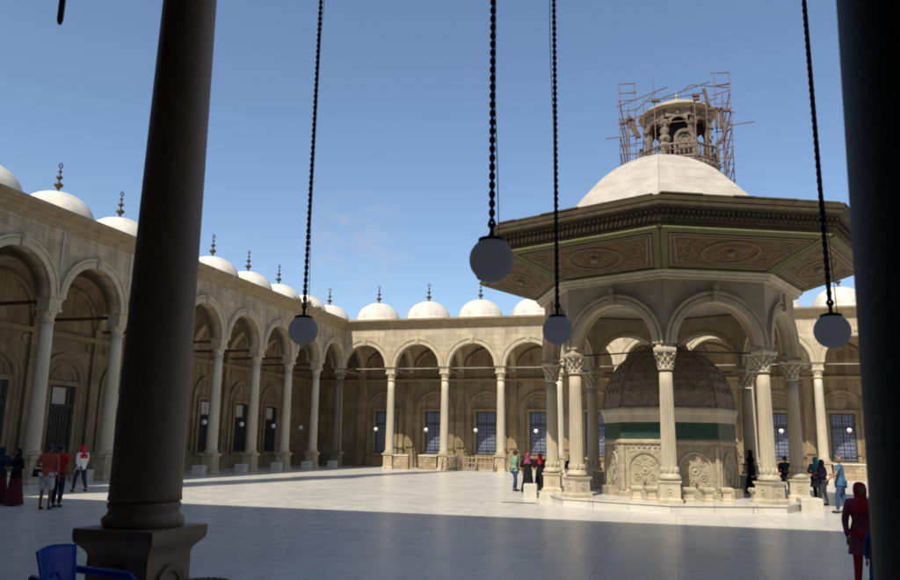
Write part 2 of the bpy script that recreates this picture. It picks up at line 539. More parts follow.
def window_parts(root, loc, glass='glass'):
    w, z0, z1 = 1.75, 1.15, 4.7
    f = MB(); f.mat(M['inner'])
    y = DEP
    for sx in (-1, 1):
        f.box((sx * (w / 2 + .13), y - .06, (z0 + z1) / 2), (.26, .14, z1 - z0))
    f.box((0, y - .08, z1 + .12), (w + .7, .2, .24)); f.box((0, y - .1, z0 - .1), (w + .8, .26, .2))
    fr = f.build('window', None, root, loc)
    q = MB(); q.mat(M['frame'])
    for sx in (-1, 1): q.box((sx * (w / 2 - .06), y - .03, (z0 + z1) / 2), (.12, .08, z1 - z0))
    q.box((0, y - .03, z0 + .06), (w, .08, .12)); q.box((0, y - .03, z1 - .06), (w, .08, .12))
    q.box((0, y - .03, 3.65), (w, .08, .12)); q.box((0, y - .03, (z0 + z1) / 2), (.08, .08, z1 - z0))
    for i in range(1, 8): q.box((-w / 2 + w * i / 8, y - .03, (z0 + z1) / 2), (.025, .04, z1 - z0))
    for i in range(1, 12): q.box((0, y - .031, z0 + (z1 - z0) * i / 12), (w, .035, .025))
    for i in (2, 6):
        for j in range(3): q.torus((-w / 2 + w * i / 8, y - .03, z0 + .6 + j * .75), .15, .015, 12, 4, 'y')
    q.build('window_grille', None, fr)
    p = MB(); p.mat(M[glass])
    p.box((0, y - .0, (z0 + z1) / 2), (w - .02, .03, z1 - z0 - .02))
    p.build('window_glass', None, fr)
    if glass != 'glass':
        p = MB(); p.mat(M['block']); p.box((-.25, y - .075, 4.15), (.9, .03, .85)); p.build('transom_panel', None, fr)
    return fr

def dome_part(root, loc):
    d = MB(); d.mat(M['dome'])
    rr, hh = 1.86, 1.78
    pr = [(2.05, 11.85), (2.05, 12.1), (1.90, 12.14)] + [(rr * math.cos(a), 12.14 + (hh - .1) * math.sin(a) ** .95) for a in [PI / 2 * i / 12 for i in range(0, 12)]] + [(.02, 12.14 + hh - .1 + .03)]
    d.lathe(pr, 36)
    o = d.build('dome', None, root, loc)
    f = MB(); f.mat(M['finial'])
    z = 13.80
    f.lathe([(.16, z), (.2, z + .05), (.07, z + .12), (.05, z + .2), (.11, z + .27), (.24, z + .40), (.11, z + .52), (.045, z + .58), (.045, z + .68), (.10, z + .72), (.17, z + .80), (.09, z + .88), (.035, z + .94), (.035, z + 1.04),
             (.10, z + 1.1), (.05, z + 1.18), (.025, z + 1.22), (.025, z + 1.3)], 12)
    f.torus((0, 0, z + 1.42), .11, .03, 14, 6, 'y')
    f.build('finial', None, o)
    return o

def gallery(name, label, loc, rz, n, wallmat, ends=(0, 0), rodmat='rod', glass='glass'):
    """arcaded gallery: local x along the front, local y into the building"""
    root = thing(name, label, 'arcade', loc, rz)
    L0, L1 = ends[0], n * W + ends[1]
    b = MB(); b.mat(wallmat)
    for i in range(n):
        b.archwall((i + .5) * W, W, 1.84, HR, HW, 0, .75)
    wall = b.build('arched_wall', None, root, (0, -.37, 0))
    # archivolts with keystones
    b = MB(); b.mat(M['arch'])
    b.archring(0, HR, [(1.81, -.02), (1.81, .09), (1.84, .11), (2.07, .11), (2.09, .07), (2.12, .07), (2.15, .14), (2.245, .16), (2.245, -.02)], 30)
    b.box((0, -.10, HR + 2.05), (.3, .24, .5))
    b.box((0, -.14, HR + 2.10), (.16, .26, .30))
    o = b.build('arch_moulding', None, root, (.5 * W, -.37, 0))
    for i in range(1, n): inst(o, root, ((i + .5) * W, -.37, 0))
    # gutter stains stand as real lead downpipe strips
    b = MB(); b.mat(M['dome'])
    b.box((0, -.395, 10.2), (.05, .05, 1.8))
    o = b.build('rain_strip', None, root, (W, 0, 0))
    for i in range(2, n): inst(o, root, (i * W, 0, 0))
    # cornice
    b = MB(); b.mat(M['cornice'])
    prof = [(.3, HW), (-.42, HW), (-.45, HW + .06), (-.45, HW + .13), (-.52, HW + .18), (-.60, HW + .33), (-.74, HW + .42), (-.76, HW + .48), (-.86, HW + .55), (-.92, HW + .62), (-.92, HW + .76), (.3, HW + .78)]
    a = [b.v((L0, y, z)) for y, z in prof]; c = [b.v((L1, y, z)) for y, z in prof]
    for i in range(len(prof)):
        b.f([a[i], c[i], c[(i + 1) % len(prof)], a[(i + 1) % len(prof)]])
    b.f(a); b.f(c)
    b.build('cornice', None, root)
    # roof slab, back wall
    b = MB(); b.mat(M['wall'])
    b.box(((L0 + L1) / 2, DEP / 2 + .35, HW + .66), (L1 - L0, DEP + .1, .1))
    b.build('flat_roof', None, root)
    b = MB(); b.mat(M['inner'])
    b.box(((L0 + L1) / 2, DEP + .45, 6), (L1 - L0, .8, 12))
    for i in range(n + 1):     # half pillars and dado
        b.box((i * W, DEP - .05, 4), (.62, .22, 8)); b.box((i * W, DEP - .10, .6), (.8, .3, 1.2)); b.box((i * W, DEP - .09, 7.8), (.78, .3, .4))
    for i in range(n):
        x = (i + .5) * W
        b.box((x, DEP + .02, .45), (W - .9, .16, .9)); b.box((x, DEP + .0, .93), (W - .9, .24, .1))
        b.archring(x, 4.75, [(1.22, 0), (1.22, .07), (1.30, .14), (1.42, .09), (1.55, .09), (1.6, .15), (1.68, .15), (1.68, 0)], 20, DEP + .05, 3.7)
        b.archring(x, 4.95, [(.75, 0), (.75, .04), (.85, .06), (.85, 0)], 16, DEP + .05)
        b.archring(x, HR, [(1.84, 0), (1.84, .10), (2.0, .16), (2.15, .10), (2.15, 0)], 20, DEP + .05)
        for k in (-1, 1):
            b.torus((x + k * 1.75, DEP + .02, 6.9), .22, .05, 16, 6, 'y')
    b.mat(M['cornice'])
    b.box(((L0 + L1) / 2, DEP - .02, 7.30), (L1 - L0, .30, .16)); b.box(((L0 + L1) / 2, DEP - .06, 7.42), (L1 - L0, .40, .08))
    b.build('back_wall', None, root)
    # vaults
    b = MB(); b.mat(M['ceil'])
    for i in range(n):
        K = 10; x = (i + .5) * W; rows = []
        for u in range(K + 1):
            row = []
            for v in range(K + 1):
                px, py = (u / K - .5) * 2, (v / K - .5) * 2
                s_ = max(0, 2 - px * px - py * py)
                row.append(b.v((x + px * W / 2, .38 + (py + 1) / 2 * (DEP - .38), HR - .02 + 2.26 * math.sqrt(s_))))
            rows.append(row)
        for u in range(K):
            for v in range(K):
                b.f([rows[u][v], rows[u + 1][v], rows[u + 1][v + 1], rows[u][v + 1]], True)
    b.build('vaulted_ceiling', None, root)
    b = MB(); b.mat(M['arch'])
    for i in range(1):
        T = Matrix.Translation((0, .38, 0)) @ Matrix.Rotation(PI / 2, 4, 'Z')
        b.T = T
        b.archwall((DEP - .38) / 2, DEP - .38, (DEP - .38) / 2 - .28, HR, 11.0, -.24, .24, 16)
        for yy in (-.24, .24):
            b.archring((DEP - .38) / 2, HR, [(2.03, -.05), (2.03, .05), (2.16, .05), (2.16, -.05)] if yy < 0 else [(2.03, -.05), (2.03, .05), (2.16, .05), (2.16, -.05)], 16, yy)
    b.T = Matrix.Identity(4)
    o = b.build('cross_arch', None, root)
    for i in range(1, n + 1): inst(o, root, (i * W, 0, 0))
    # columns, rods, windows, domes
    col = column_parts(root, M['shaft'], (0, 0, 0))
    for i in range(1, n + 1): inst(col, root, (i * W, 0, 0))
    rd = MB(); rd.mat(M[rodmat])
    rd.tube([(.36, 0, 7.9), (.5 * W, 0, 7.89), (W - .36, 0, 7.9)], .05, 6)
    for q in (.33, .67): rd.lathe([(.09, -.05), (.09, .05)], 8, (q * W, 0, 7.9))
    if rodmat == 'rod':
        o = rd.build('tie_rod', None, root)
        for i in range(1, n): inst(o, root, (i * W, 0, 0))
    rd = MB(); rd.mat(M['wood'] if rodmat == 'rod' else M['plank'])
    rd.box((0, DEP / 2, 7.86), (.1, DEP - .7, .16))
    o = rd.build('cross_beam', None, root)
    for i in range(1, n + 1): inst(o, root, (i * W, 0, 0))
    wn = window_parts(root, (.5 * W, 0, 0), glass)
    for i in range(1, n): inst(wn, root, ((i + .5) * W, 0, 0))
    dm = dome_part(root, (.5 * W, 2.45, 0))
    for i in range(1, n): inst(dm, root, ((i + .5) * W, 2.45, 0))
    return root

far = gallery('far_arcade', 'sunlit arcade across the far side of the court with white domes', (XL, YF, 0), 0, NB, M['wall'], (-5.5, 5.5))
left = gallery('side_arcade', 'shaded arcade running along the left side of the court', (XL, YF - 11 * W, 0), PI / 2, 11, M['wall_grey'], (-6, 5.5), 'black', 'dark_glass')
# corner dome over the meeting of both galleries, part of the far one
dome_part(far, (-2.4, 2.45, 0))
# the two cornices meet: fill of the corner
right_y0 = YF
b = MB(); b.mat(M['wall'])
b.box((0, 0, 5.9), (1.0, 58, 11.8)); b.box((-.35, 0, 11.5), (.6, 58, .5))
tag(b.build('courtyard_wall', None, None, (XL + NB * W + .9, 30, 0)), 'plain stone wall closing the right side of the court', 'wall')

M['weed'] = plain('dry_weed', (.09, .085, .04), .9, var=.3)
for j, (yy, n_, hh) in enumerate([(49.6, 16, .30), (51.3, 22, .42), (53.2, 14, .28)]):
    b = MB(); b.mat(M['weed'])
    for i in range(n_ * 2):
        a, l_ = random.uniform(0, 2 * PI), hh * random.uniform(.5, 1.15)
        x, y = random.gauss(0, .07), random.gauss(0, .3)
        sp = random.uniform(.05, .22)
        b.tube([(x, y, 0), (x + sp * .4 * math.cos(a), y + sp * .4 * math.sin(a), l_ * .6), (x + sp * math.cos(a), y + sp * math.sin(a), l_)], [.012, .018, .004], 4)
    tag(b.build('weed_tuft', None, None, (XL + .72, yy, HW + .77)), ('leftmost', 'largest, middle', 'rightmost')[j] + ' dry weed tuft growing on the cornice of the left arcade', 'weeds', 'weed tufts on the left cornice')

# rough low walls, barriers in the far arcade
def lowwall(x0, x1, label):
    b = MB(); b.mat(M['rubble'])
    b.box(((x0 + x1) / 2, 0, .5), (x1 - x0, .5, 1.0))
    b.mat(M['block']); b.box(((x0 + x1) / 2, 0, 1.06), (x1 - x0 + .06, .6, .12))
    tag(b.build('low_wall', None, None, (0, YF - .1, 0)), label, 'low wall', 'rough stone low walls between the far columns')
lowwall(XL + W + .5, XL + W + 1.7, 'short rough stone low wall right of the first far column')
lowwall(XL + 2 * W - 1.95, XL + 2 * W - .5, 'rough stone low wall left of the second far column')
lowwall(XL + 2 * W + .5, XL + 2 * W + 1.1, 'stub of stone low wall behind the wooden barriers')
lowwall(XL + 8 * W + .5, XL + 9 * W - .5, 'long stone low wall behind the people at the right')

def barrier(x, y, rz, tilt, label):
    t = thing('wooden_barrier', label, 'barrier', (x, y, 0), rz, 'wooden barriers before the far arcade')
    b = MB(); b.mat(M['wood'])
    for z in (.25, .62, 1.0): b.box((0, 0, z), (1.35, .05, .09))
    for i in range(5): b.box((-.62 + i * .31, -.03, .62), (.07, .04, 1.05))
    b.build('slatted_panel', None, t)
    for s_ in (-1, 1):
        b = MB(); b.mat(M['wood'])
        b.tube([(s_ * .66, -.35, 0), (s_ * .62, .04, 1.15)], .035, 5); b.tube([(s_ * .66, .4, 0), (s_ * .62, .0, 1.12)], .035, 5)
        b.build('leg', None, t)
for i, (x, rz, lb) in enumerate([(-16.4, .1, 'leftmost slatted wooden barrier leaning by the second far column'),
                                 (-15.0, -.12, 'middle slatted wooden barrier between the second and third far columns'),
                                 (-13.7, .06, 'rightmost slatted wooden barrier beside the third far column')]):
    barrier(x, YF - 1.0, rz, 0, lb)

# pale stone blocks along the left gallery
ordn = ['first', 'second', 'third', 'fourth', 'fifth', 'sixth', 'seventh', 'eighth', 'ninth']
for i in range(8):
    b = MB(); b.mat(M['block'])
    b.sqprof([(.29, 0), (.30, .03), (.30, .42), (.32, .46), (.32, .52), (.27, .56)])
    tag(b.build('stone_block', None, None, (XL + .55, YF - (i + .5) * W + .35, 0), .05 * i),
        'squat pale stone block under the %s arch from the corner, left arcade' % ordn[i], 'stone block', 'stone blocks along the left arcade')

# hanging white lamps in the galleries
def far_lamp(x, y, label, z=3.1):
    t = thing('globe_lamp', label, 'lamp', (x, y, z), 0, 'white globe lamps in the galleries')
    b = MB(); b.mat(M['globe_far']); b.sphere((0, 0, 0), .17, 16, 10); b.build('globe', None, t)
    b = MB(); b.mat(M['black']); b.tube([(0, 0, .16), (0, 0, 8)], .014, 5); b.lathe([(.07, .15), (.06, .2)], 10); b.build('chain', None, t)
for j, x in enumerate((-23.9, -19.5, -15.3, -10.4)):
    far_lamp(x, YF + 2.4, 'white globe lamp hanging under the %s far arch from the corner' % ordn[j])
far_lamp(7.6, YF + 2.4, 'white globe lamp hanging behind the right side columns of the pavilion', 3.3)
far_lamp(12.1, YF + 2.4, 'white globe lamp hanging before the rightmost far window', 3.4)
for j in range(6):
    far_lamp(XL - 2.5, YF - (j + .5) * W + .6, 'small globe lamp in the left arcade under its %s arch from the corner' % ordn[j])

# ---------------------------------------------------------------- pavilion
pav = thing('fountain_pavilion', 'octagonal marble pavilion with wide painted eaves and low pale dome', 'pavilion', (XC, YC, 0))
HP = .26; RP = 4.34
def oct_(b, prof, rot=0, c=(0, 0, 0), **k):
    b.lathe(prof, 8, c, False, -PI / 2 + rot, **k)
b = MB(); b.mat(M['floor'])
oct_(b, [(4.92, 0), (4.92, HP - .05), (4.96, HP - .045), (4.96, HP), (.1, HP)])
b.build('platform', None, pav)
def vert(k, r): a = -PI / 2 + k * PI / 4; return (r * math.cos(a), r * math.sin(a))
# columns
cb = MB(); cb.mat(M['pavcol'])
shaft = [(.245, 1.14)] + [(.243 - .038 * (i / 8) ** 1.3, 1.15 + (4.35 - 1.15) * i / 8) for i in range(9)]
cb.lathe(shaft, 96, flute=(16, .13, 1.38, 4.28))
pc = cb.build('column', None, pav, (*vert(0, RP), 0))
q = MB(); q.mat(M['pavcol'])
q.sqprof([(.38, HP), (.38, HP + .1), (.33, HP + .14), (.315, HP + .17), (.31, HP + .56), (.33, HP + .60), (.36, HP + .64), (.36, HP + .69)])
q.lathe([(.33, .98), (.36, 1.01), (.36, 1.06), (.32, 1.10), (.30, 1.14), (.26, 1.17)], 32)
for i in range(10):
    a = 2 * PI * i / 10
    q.sphere((.238 * math.cos(a), .238 * math.sin(a), 1.27), .062, 8, 6, (1, 1, 1.9))
for k in range(4):
    q.T = Matrix.Rotation(k * PI / 2, 4, 'Z')
    q.torus((0, -.315, HP + .36), .10, .018, 16, 6, 'y'); q.sphere((0, -.315, HP + .36), .045, 8, 6)
q.T = Matrix.Identity(4)
q.build('pedestal', None, pc)
q = MB(); q.mat(M['pavcol'])
q.lathe([(.205, 4.42), (.24, 4.44), (.24, 4.48), (.205, 4.51), (.21, 4.7), (.25, 4.9), (.31, 4.98)], 32)
for ring, (z, r0_, sz) in enumerate([(4.58, .215, .058), (4.74, .235, .062), (4.88, .275, .058)]):
    for i in range(8):
        a = 2 * PI * i / 8 + ring * PI / 8
        q.sphere((r0_ * math.cos(a), r0_ * math.sin(a), z), sz, 7, 6, (1, 1, 1.5))
        q.sphere(((r0_ + .06) * math.cos(a), (r0_ + .06) * math.sin(a), z + .07), sz * .5, 6, 5)
for i in range(4):
    a = i * PI / 2 + PI / 4
    q.sphere((.38 * math.cos(a), .38 * math.sin(a), 4.93), .055, 8, 6)
q.sqprof([(.26, 4.97), (.34, 5.0), (.36, 5.05), (.36, 5.12), (.27, 5.16), (.25, 5.3)])
q.build('capital', None, pc)
for k in range(1, 8):
    o = inst(pc, pav, (*vert(k, RP), 0)); o.rotation_euler.z = k * PI / 4
# arched walls
chord = 2 * RP * math.sin(PI / 8); apo = RP * math.cos(PI / 8)
ZS = 5.28
b = MB(); b.mat(M['pav'])
ring = MB(); ring.mat(M['arch'])
mold = MB(); mold.mat(M['pavcol'])
for k in range(8):
    T = Matrix.Rotation(PI / 8 + k * PI / 4, 4, 'Z')
    b.T = T; ring.T = T
    b.archwall(0, 3.50, 1.40, ZS, 7.42, -apo - .24, -apo + .16, 24)
    ring.archring(0, ZS, [(1.38, -.05), (1.38, .10), (1.41, .12), (1.60, .12), (1.62, .07), (1.65, .07), (1.68, .14), (1.755, .14), (1.755, -.05)], 26, -apo - .24)
    ring.archring(0, ZS, [(1.38, -.03), (1.38, .05), (1.52, .05), (1.52, -.03)], 20, -apo + .2)
    ring.box((0, -apo - .34, ZS + 1.57), (.2, .26, .36)); ring.sphere((0, -apo - .40, ZS + 1.90), .09, 8, 6, (1, .7, 1.7))
b.T = Matrix.Identity(4)
for k in range(8):
    x, y = vert(k, RP + .05)
    b.lathe([(.13, ZS - .02), (.13, 7.41)], 8, (x, y, 0), False, PI / 8)
oct_(mold, [(4.5, 7.42), (4.80, 7.42), (4.81, 7.48), (4.86, 7.54), (4.88, 7.60), (4.92, 7.63), (4.94, 7.67), (4.5, 7.67)])
b.build('arched_wall', None, pav); ring.build('arch_moulding', None, pav); mold.build('top_moulding', None, pav)
b = MB(); b.mat(M['roof_wood'])
b.lathe([(4.3, 7.3), (3.2, 7.9), (1.5, 8.3), (.05, 8.4)], 8, (0, 0, 0), False, -PI / 2, caps=False)
b.build('inner_ceiling', None, pav)
rd = MB(); rd.mat(M['black'])
for k in range(8):
    a, c = vert(k, RP), vert(k + 1, RP)
    rd.tube([(*a, 5.06), (*c, 5.06)], .028, 6)
rd.build('tie_rod', None, pav)
# eaves
ev = MB(); ev.mat(M['soffit'])
oct_(ev, [(4.7, 7.66), (7.22, 8.46), (7.25, 8.62)], caps=False)
ev.mat(M['roof_wood'])
oct_(ev, [(7.25, 8.62), (7.34, 8.66), (7.44, 8.94), (7.50, 8.96), (7.52, 9.0), (7.62, 9.06), (7.64, 9.2)], caps=False)
ev.mat(M['roof_wood'])
oct_(ev, [(7.62, 9.19), (7.66, 9.2), (7.68, 9.33), (6.4, 9.5), (5.3, 9.6)], caps=False)
eaves = ev.build('eaves', None, pav)
# painted soffit panels
ap0, z0_, ap1, z1_ = 4.7 * math.cos(PI / 8), 7.66, 7.22 * math.cos(PI / 8), 8.46
slope = math.atan2(z1_ - z0_, ap1 - ap0); ln = math.hypot(z1_ - z0_, ap1 - ap0)
h0, h1 = 4.7 * math.sin(PI / 8), 7.22 * math.sin(PI / 8)
pn = MB(); bd = MB(); ge = MB(); br = MB()
pn.mat(M['panel']); bd.mat(M['border']); ge.mat(M['green_edge']); br.mat(M['roof_wood'])
def frame_bar(mb, p, q_, w, t=.03):
    (x0, y0), (x1, y1) = p, q_
    L_ = math.hypot(x1 - x0, y1 - y0); nx, ny = -(y1 - y0) / L_ * w / 2, (x1 - x0) / L_ * w / 2
    a = [mb.v((x0 + nx, y0 + ny, 0)), mb.v((x1 + nx, y1 + ny, 0)), mb.v((x1 - nx, y1 - ny, 0)), mb.v((x0 - nx, y0 - ny, 0))]
    c = [mb.v((x0 + nx, y0 + ny, -t)), mb.v((x1 + nx, y1 + ny, -t)), mb.v((x1 - nx, y1 - ny, -t)), mb.v((x0 - nx, y0 - ny, -t))]
    mb.f(a); mb.f(list(reversed(c)))
    for i in range(4): mb.f([a[i], c[i], c[(i + 1) % 4], a[(i + 1) % 4]])
for k in range(8):
    # local frame: x along the edge, y outward along the slope, z up through the boards
    T = Matrix.Rotation(PI / 8 + k * PI / 4, 4, 'Z') @ Matrix.Translation((0, -ap0, z0_)) @ Matrix.Rotation(PI, 4, 'Z') @ Matrix.Rotation(slope, 4, 'X')
    for mb in (pn, bd, ge): mb.T = T
    def hw(y): return h0 + (h1 - h0) * y / ln
    ya, yb = .42, 2.16
    pa, pb = hw(ya) - .36, hw(yb) - .36
    vs = [pn.v((-pa, ya, -.012)), pn.v((pa, ya, -.012)), pn.v((pb, yb, -.012)), pn.v((-pb, yb, -.012))]
    vt = [pn.v((-pa, ya, 0)), pn.v((pa, ya, 0)), pn.v((pb, yb, 0)), pn.v((-pb, yb, 0))]
    pn.f(vs)
    for i in range(4): pn.f([vs[i], vt[i], vt[(i + 1) % 4], vs[(i + 1) % 4]])
    for e in (-.0, .12):
        frame_bar(bd, (-pa - .04 + e, ya + e), (pa + .04 - e, ya + e), .045); frame_bar(bd, (pa + .04 - e * 1.3, ya + e), (pb + .04 - e * 1.3, yb - e), .045)
        frame_bar(bd, (pb + .04 - e * 1.3, yb - e), (-pb - .04 + e * 1.3, yb - e), .045); frame_bar(bd, (-pb - .04 + e * 1.3, yb - e), (-pa - .04 + e, ya + e), .045)
    bd.torus((0, 1.3, -.02), 1, .040, 40, 6, 'z', (.92, .62, 1))
    bd.torus((0, 1.3, -.02), .6, .018, 32, 6, 'z', (.92, .62, 1))
    for i in range(12):
        a = 2 * PI * i / 12
        bd.sphere((.42 * math.cos(a), 1.3 + .26 * math.sin(a), -.02), .06, 6, 5, (1, 1, .5))
    bd.sphere((0, 1.3, -.03), .14, 10, 8)
    for s_ in (-1, 1):
        for (ux, uy) in ((1.45, 1.3), (1.75, 1.75), (1.35, .8), (1.95, 1.45)):
            bd.torus((s_ * ux * .98, uy, -.018), .13, .022, 14, 5)
    frame_bar(ge, (-hw(.16) + .04, .16), (hw(.16) - .04, .16), .16, .05)
    frame_bar(ge, (-hw(2.42) + .05, 2.42), (hw(2.42) - .05, 2.42), .22, .06)
    for s_ in (-1, 1):
        frame_bar(ge, (s_ * (hw(.2) - .12), .2), (s_ * (hw(2.4) - .13), 2.4), .2, .035)
    # carved bracket rows on the fascia
    br.T = Matrix.Rotation(PI / 8 + k * PI / 4, 4, 'Z')
    for row, (z, apy, n_, d) in enumerate([(8.70, 6.795, 36, .09), (8.86, 6.85, 36, .10)]):
        half = (apy + .06) * math.tan(PI / 8)
        for i in range(n_):
            x = -half + (i + .5 + (.25 if row == 1 else 0)) * 2 * half / (n_ + .3)
            s0 = half / n_ * .62
            t_ = [br.v((x - s0, -apy, z + .045)), br.v((x + s0, -apy, z + .045)), br.v((x + s0, -apy - d, z + .06)), br.v((x - s0, -apy - d, z + .06)), br.v((x, -apy + .02, z - .075)), br.v((x, -apy - d * .5, z - .02))]
            br.f([t_[0], t_[1], t_[2], t_[3]]); br.f([t_[0], t_[4], t_[1]]); br.f([t_[3], t_[2], t_[5]]); br.f([t_[0], t_[3], t_[5], t_[4]]); br.f([t_[1], t_[4], t_[5], t_[2]])
pn.build('painted_panel', None, eaves); bd.build('panel_border', None, eaves); ge.build('green_trim', None, eaves); br.build('carved_bracket_band', None, eaves)
# uneven board ends and patches lying on the rim
b = MB(); b.mat(M['roof_wood'])
for k in range(8):
    b.T = Matrix.Rotation(PI / 8 + k * PI / 4, 4, 'Z')
    x = -2.85
    while x < 2.7:
        w_ = random.uniform(.5, 1.5)
        if x + w_ > 2.85: w_ = 2.85 - x
        b.box((x + w_ / 2, -6.93, 9.365 + random.uniform(0, .035)), (w_ - .02, .35, .05)); x += w_
b.build('rim_boards', None, eaves)
b = MB(); b.mat(M['lead'])
prof = [(4.75, 9.56), (4.68, 9.9), (4.35, 10.4), (3.85, 10.95), (3.40, 11.40), (2.85, 11.95), (2.35, 12.33), (1.6, 12.80), (.8, 13.18), (.05, 13.44)]
b.lathe(prof, 8, (0, 0, 0), False, -PI / 2)
dm = b.build('roof_dome', None, pav)
b = MB(); b.mat(M['lead'])
for k in range(8):
    b.tube([(*[c * 1.0 for c in vert(k, r)], z + .0) for r, z in prof], .022, 5)
    T = Matrix.Rotation(k * PI / 4 + PI / 8, 4, 'Z')
    b.T = T
    for fx in (-.5, 0, .5):
        b.tube([(fx * r * math.sin(PI / 8) * 2 * .5, -r * math.cos(PI / 8), z) for r, z in prof[:-2]], .007, 4)
    for r, z in prof[2:-1]:
        b.tube([(-r * math.sin(PI / 8), -r * math.cos(PI / 8), z), (r * math.sin(PI / 8), -r * math.cos(PI / 8), z)], .006, 4)
    b.T = Matrix.Identity(4)
b.build('lead_seam', None, dm)

# inner ablution fountain
ft = thing('ablution_fountain', 'carved octagonal marble fountain with domed top and green stripe, inside the pavilion', 'fountain', (XC - .0, YC, HP))
b = MB(); b.mat(M['carved'])
oct_(b, [(2.5, 0), (2.5, .16), (2.38, .2), (2.33, .26), (2.33, 1.80), (2.42, 1.86), (2.42, 1.93), (2.33, 1.97), (2.33, 2.0)])
body = b.build('basin', None, ft)
b = MB(); b.mat(M['green']); oct_(b, [(2.34, 2.0), (2.34, 2.58)])
M['gilt'] = plain('worn_gilding', (.16, .13, .05), .5, var=.5, scale=8)
b.mat(M['gilt'])
for k in range(8):
    b.T = Matrix.Rotation(k * PI / 4 + PI / 8, 4, 'Z')
    hh_ = 2.34 * math.sin(PI / 8); aa_ = 2.34 * math.cos(PI / 8)
    for zz_ in (2.05, 2.53): b.box((0, -aa_ - .003, zz_), (hh_ * 1.86, .012, .014))
    for s_ in (-1, 1): b.box((s_ * hh_ * .93, -aa_ - .003, 2.29), (.014, .012, .466))
b.T = Matrix.Identity(4)
b.build('green_band', None, ft)
b = MB(); b.mat(M['pavcol'])
oct_(b, [(2.34, 2.58), (2.37, 2.62), (2.38, 2.7), (2.40, 2.82), (2.46, 2.92), (2.47, 2.98), (2.47, 3.04), (2.40, 3.10)])
b.build('cornice', None, ft)
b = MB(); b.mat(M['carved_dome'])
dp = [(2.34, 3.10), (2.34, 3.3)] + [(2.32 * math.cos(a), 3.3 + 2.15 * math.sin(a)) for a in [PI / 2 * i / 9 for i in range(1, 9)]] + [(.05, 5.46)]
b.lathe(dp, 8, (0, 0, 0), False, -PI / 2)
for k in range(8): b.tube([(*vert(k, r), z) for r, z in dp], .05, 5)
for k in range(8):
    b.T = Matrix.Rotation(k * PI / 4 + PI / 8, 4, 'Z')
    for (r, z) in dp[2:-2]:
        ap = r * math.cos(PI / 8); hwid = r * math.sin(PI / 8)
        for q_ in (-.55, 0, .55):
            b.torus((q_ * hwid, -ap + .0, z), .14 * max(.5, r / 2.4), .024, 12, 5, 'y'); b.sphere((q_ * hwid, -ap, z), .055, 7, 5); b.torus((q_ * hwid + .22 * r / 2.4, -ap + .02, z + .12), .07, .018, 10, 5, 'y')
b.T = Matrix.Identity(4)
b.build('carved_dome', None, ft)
# relief on each face: arch panel, rosette, scrolls
rl = MB(); rl.mat(M['carved'])
apb = 2.33 * math.cos(PI / 8); hb = 2.33 * math.sin(PI / 8)
for k in range(8):
    rl.T = Matrix.Rotation(k * PI / 4 + PI / 8, 4, 'Z')
    for s_ in (-1, 1):
        rl.box((s_ * (hb - .09), -apb - .04, 1.0), (.13, .08, 1.55))
    rl.archring(0, .95, [(.56, 0), (.56, .05), (.62, .07), (.62, 0)], 16, -apb, .62)
    for (x, z, r_) in ((0, .95, .18), (-.3, .7, .13), (.3, .7, .13), (-.28, 1.2, .11), (.28, 1.2, .11), (0, .55, .12), (-.45, 1.62, .1), (.45, 1.62, .1), (0, 1.38, .1), (-.55, .45, .09), (.55, .45, .09)):
        rl.torus((x, -apb - .0, z), r_, .022, 14, 6, 'y', (1, .82, 1))
        rl.sphere((x, -apb + .005, z), r_ * .33, 7, 5)
    for i in range(7):
        rl.sphere((-.6 + i * .2, -apb - .01, 1.72), .05, 6, 5)
    rl.box((0, -apb - .16, .16), (.9, .34, .32)); rl.lathe([(.03, -.02), (.03, .12)], 8, (0, -apb - .08, .52))
rl.T = Matrix.Identity(4)
rl.build('relief', None, body)
# ablution seats round the fountain
k2 = 0
names = ['left', 'front left', 'front right', 'right', 'far right', 'rear right', 'rear left', 'far left']
seats = [(-3.0, -2.35, 'beside the left front column of the pavilion'), (-1.1, -3.1, 'left of the two before the lit fountain panel'), (-.62, -3.35, 'right of the two before the lit fountain panel'),
         (.55, -3.35, 'just right of the front column of the pavilion'), (1.15, -3.1, 'before the right fountain face, middle one'), (1.75, -2.7, 'before the right fountain face, rightmost one'), (2.7, -2.35, 'against the right front column base')]
for x, y, lb in seats:
    b = MB(); b.mat(M['pavcol'])
    b.sqprof([(.17, 0), (.17, .06), (.13, .1), (.12, .26), (.17, .32), (.19, .36), (.19, .42), (.15, .45)])
    tag(b.build('marble_stool', None, None, (XC + x, YC + y, HP), random.uniform(0, .6)), 'small marble stool ' + lb, 'stool', 'marble stools round the fountain')
for (x, y, s_, h, lb) in [(-5.35, 30.4, .25, .52, 'white marble block on the paving left of the pavilion, by the group of people'),
                          (-4.45, 28.7, .26, .3, 'low marble block at the left edge of the pavilion platform'),
                          (4.25, 28.6, .34, .42, 'wide white marble block at the right end of the pavilion steps')]:
    b = MB(); b.mat(M['block']); b.sqprof([(s_, 0), (s_, h - .06), (s_ * .96, h - .02), (s_ * .9, h)])
    tag(b.build('marble_block', None, None, (x, y, 0), .08), lb, 'marble block', 'marble blocks beside the pavilion')

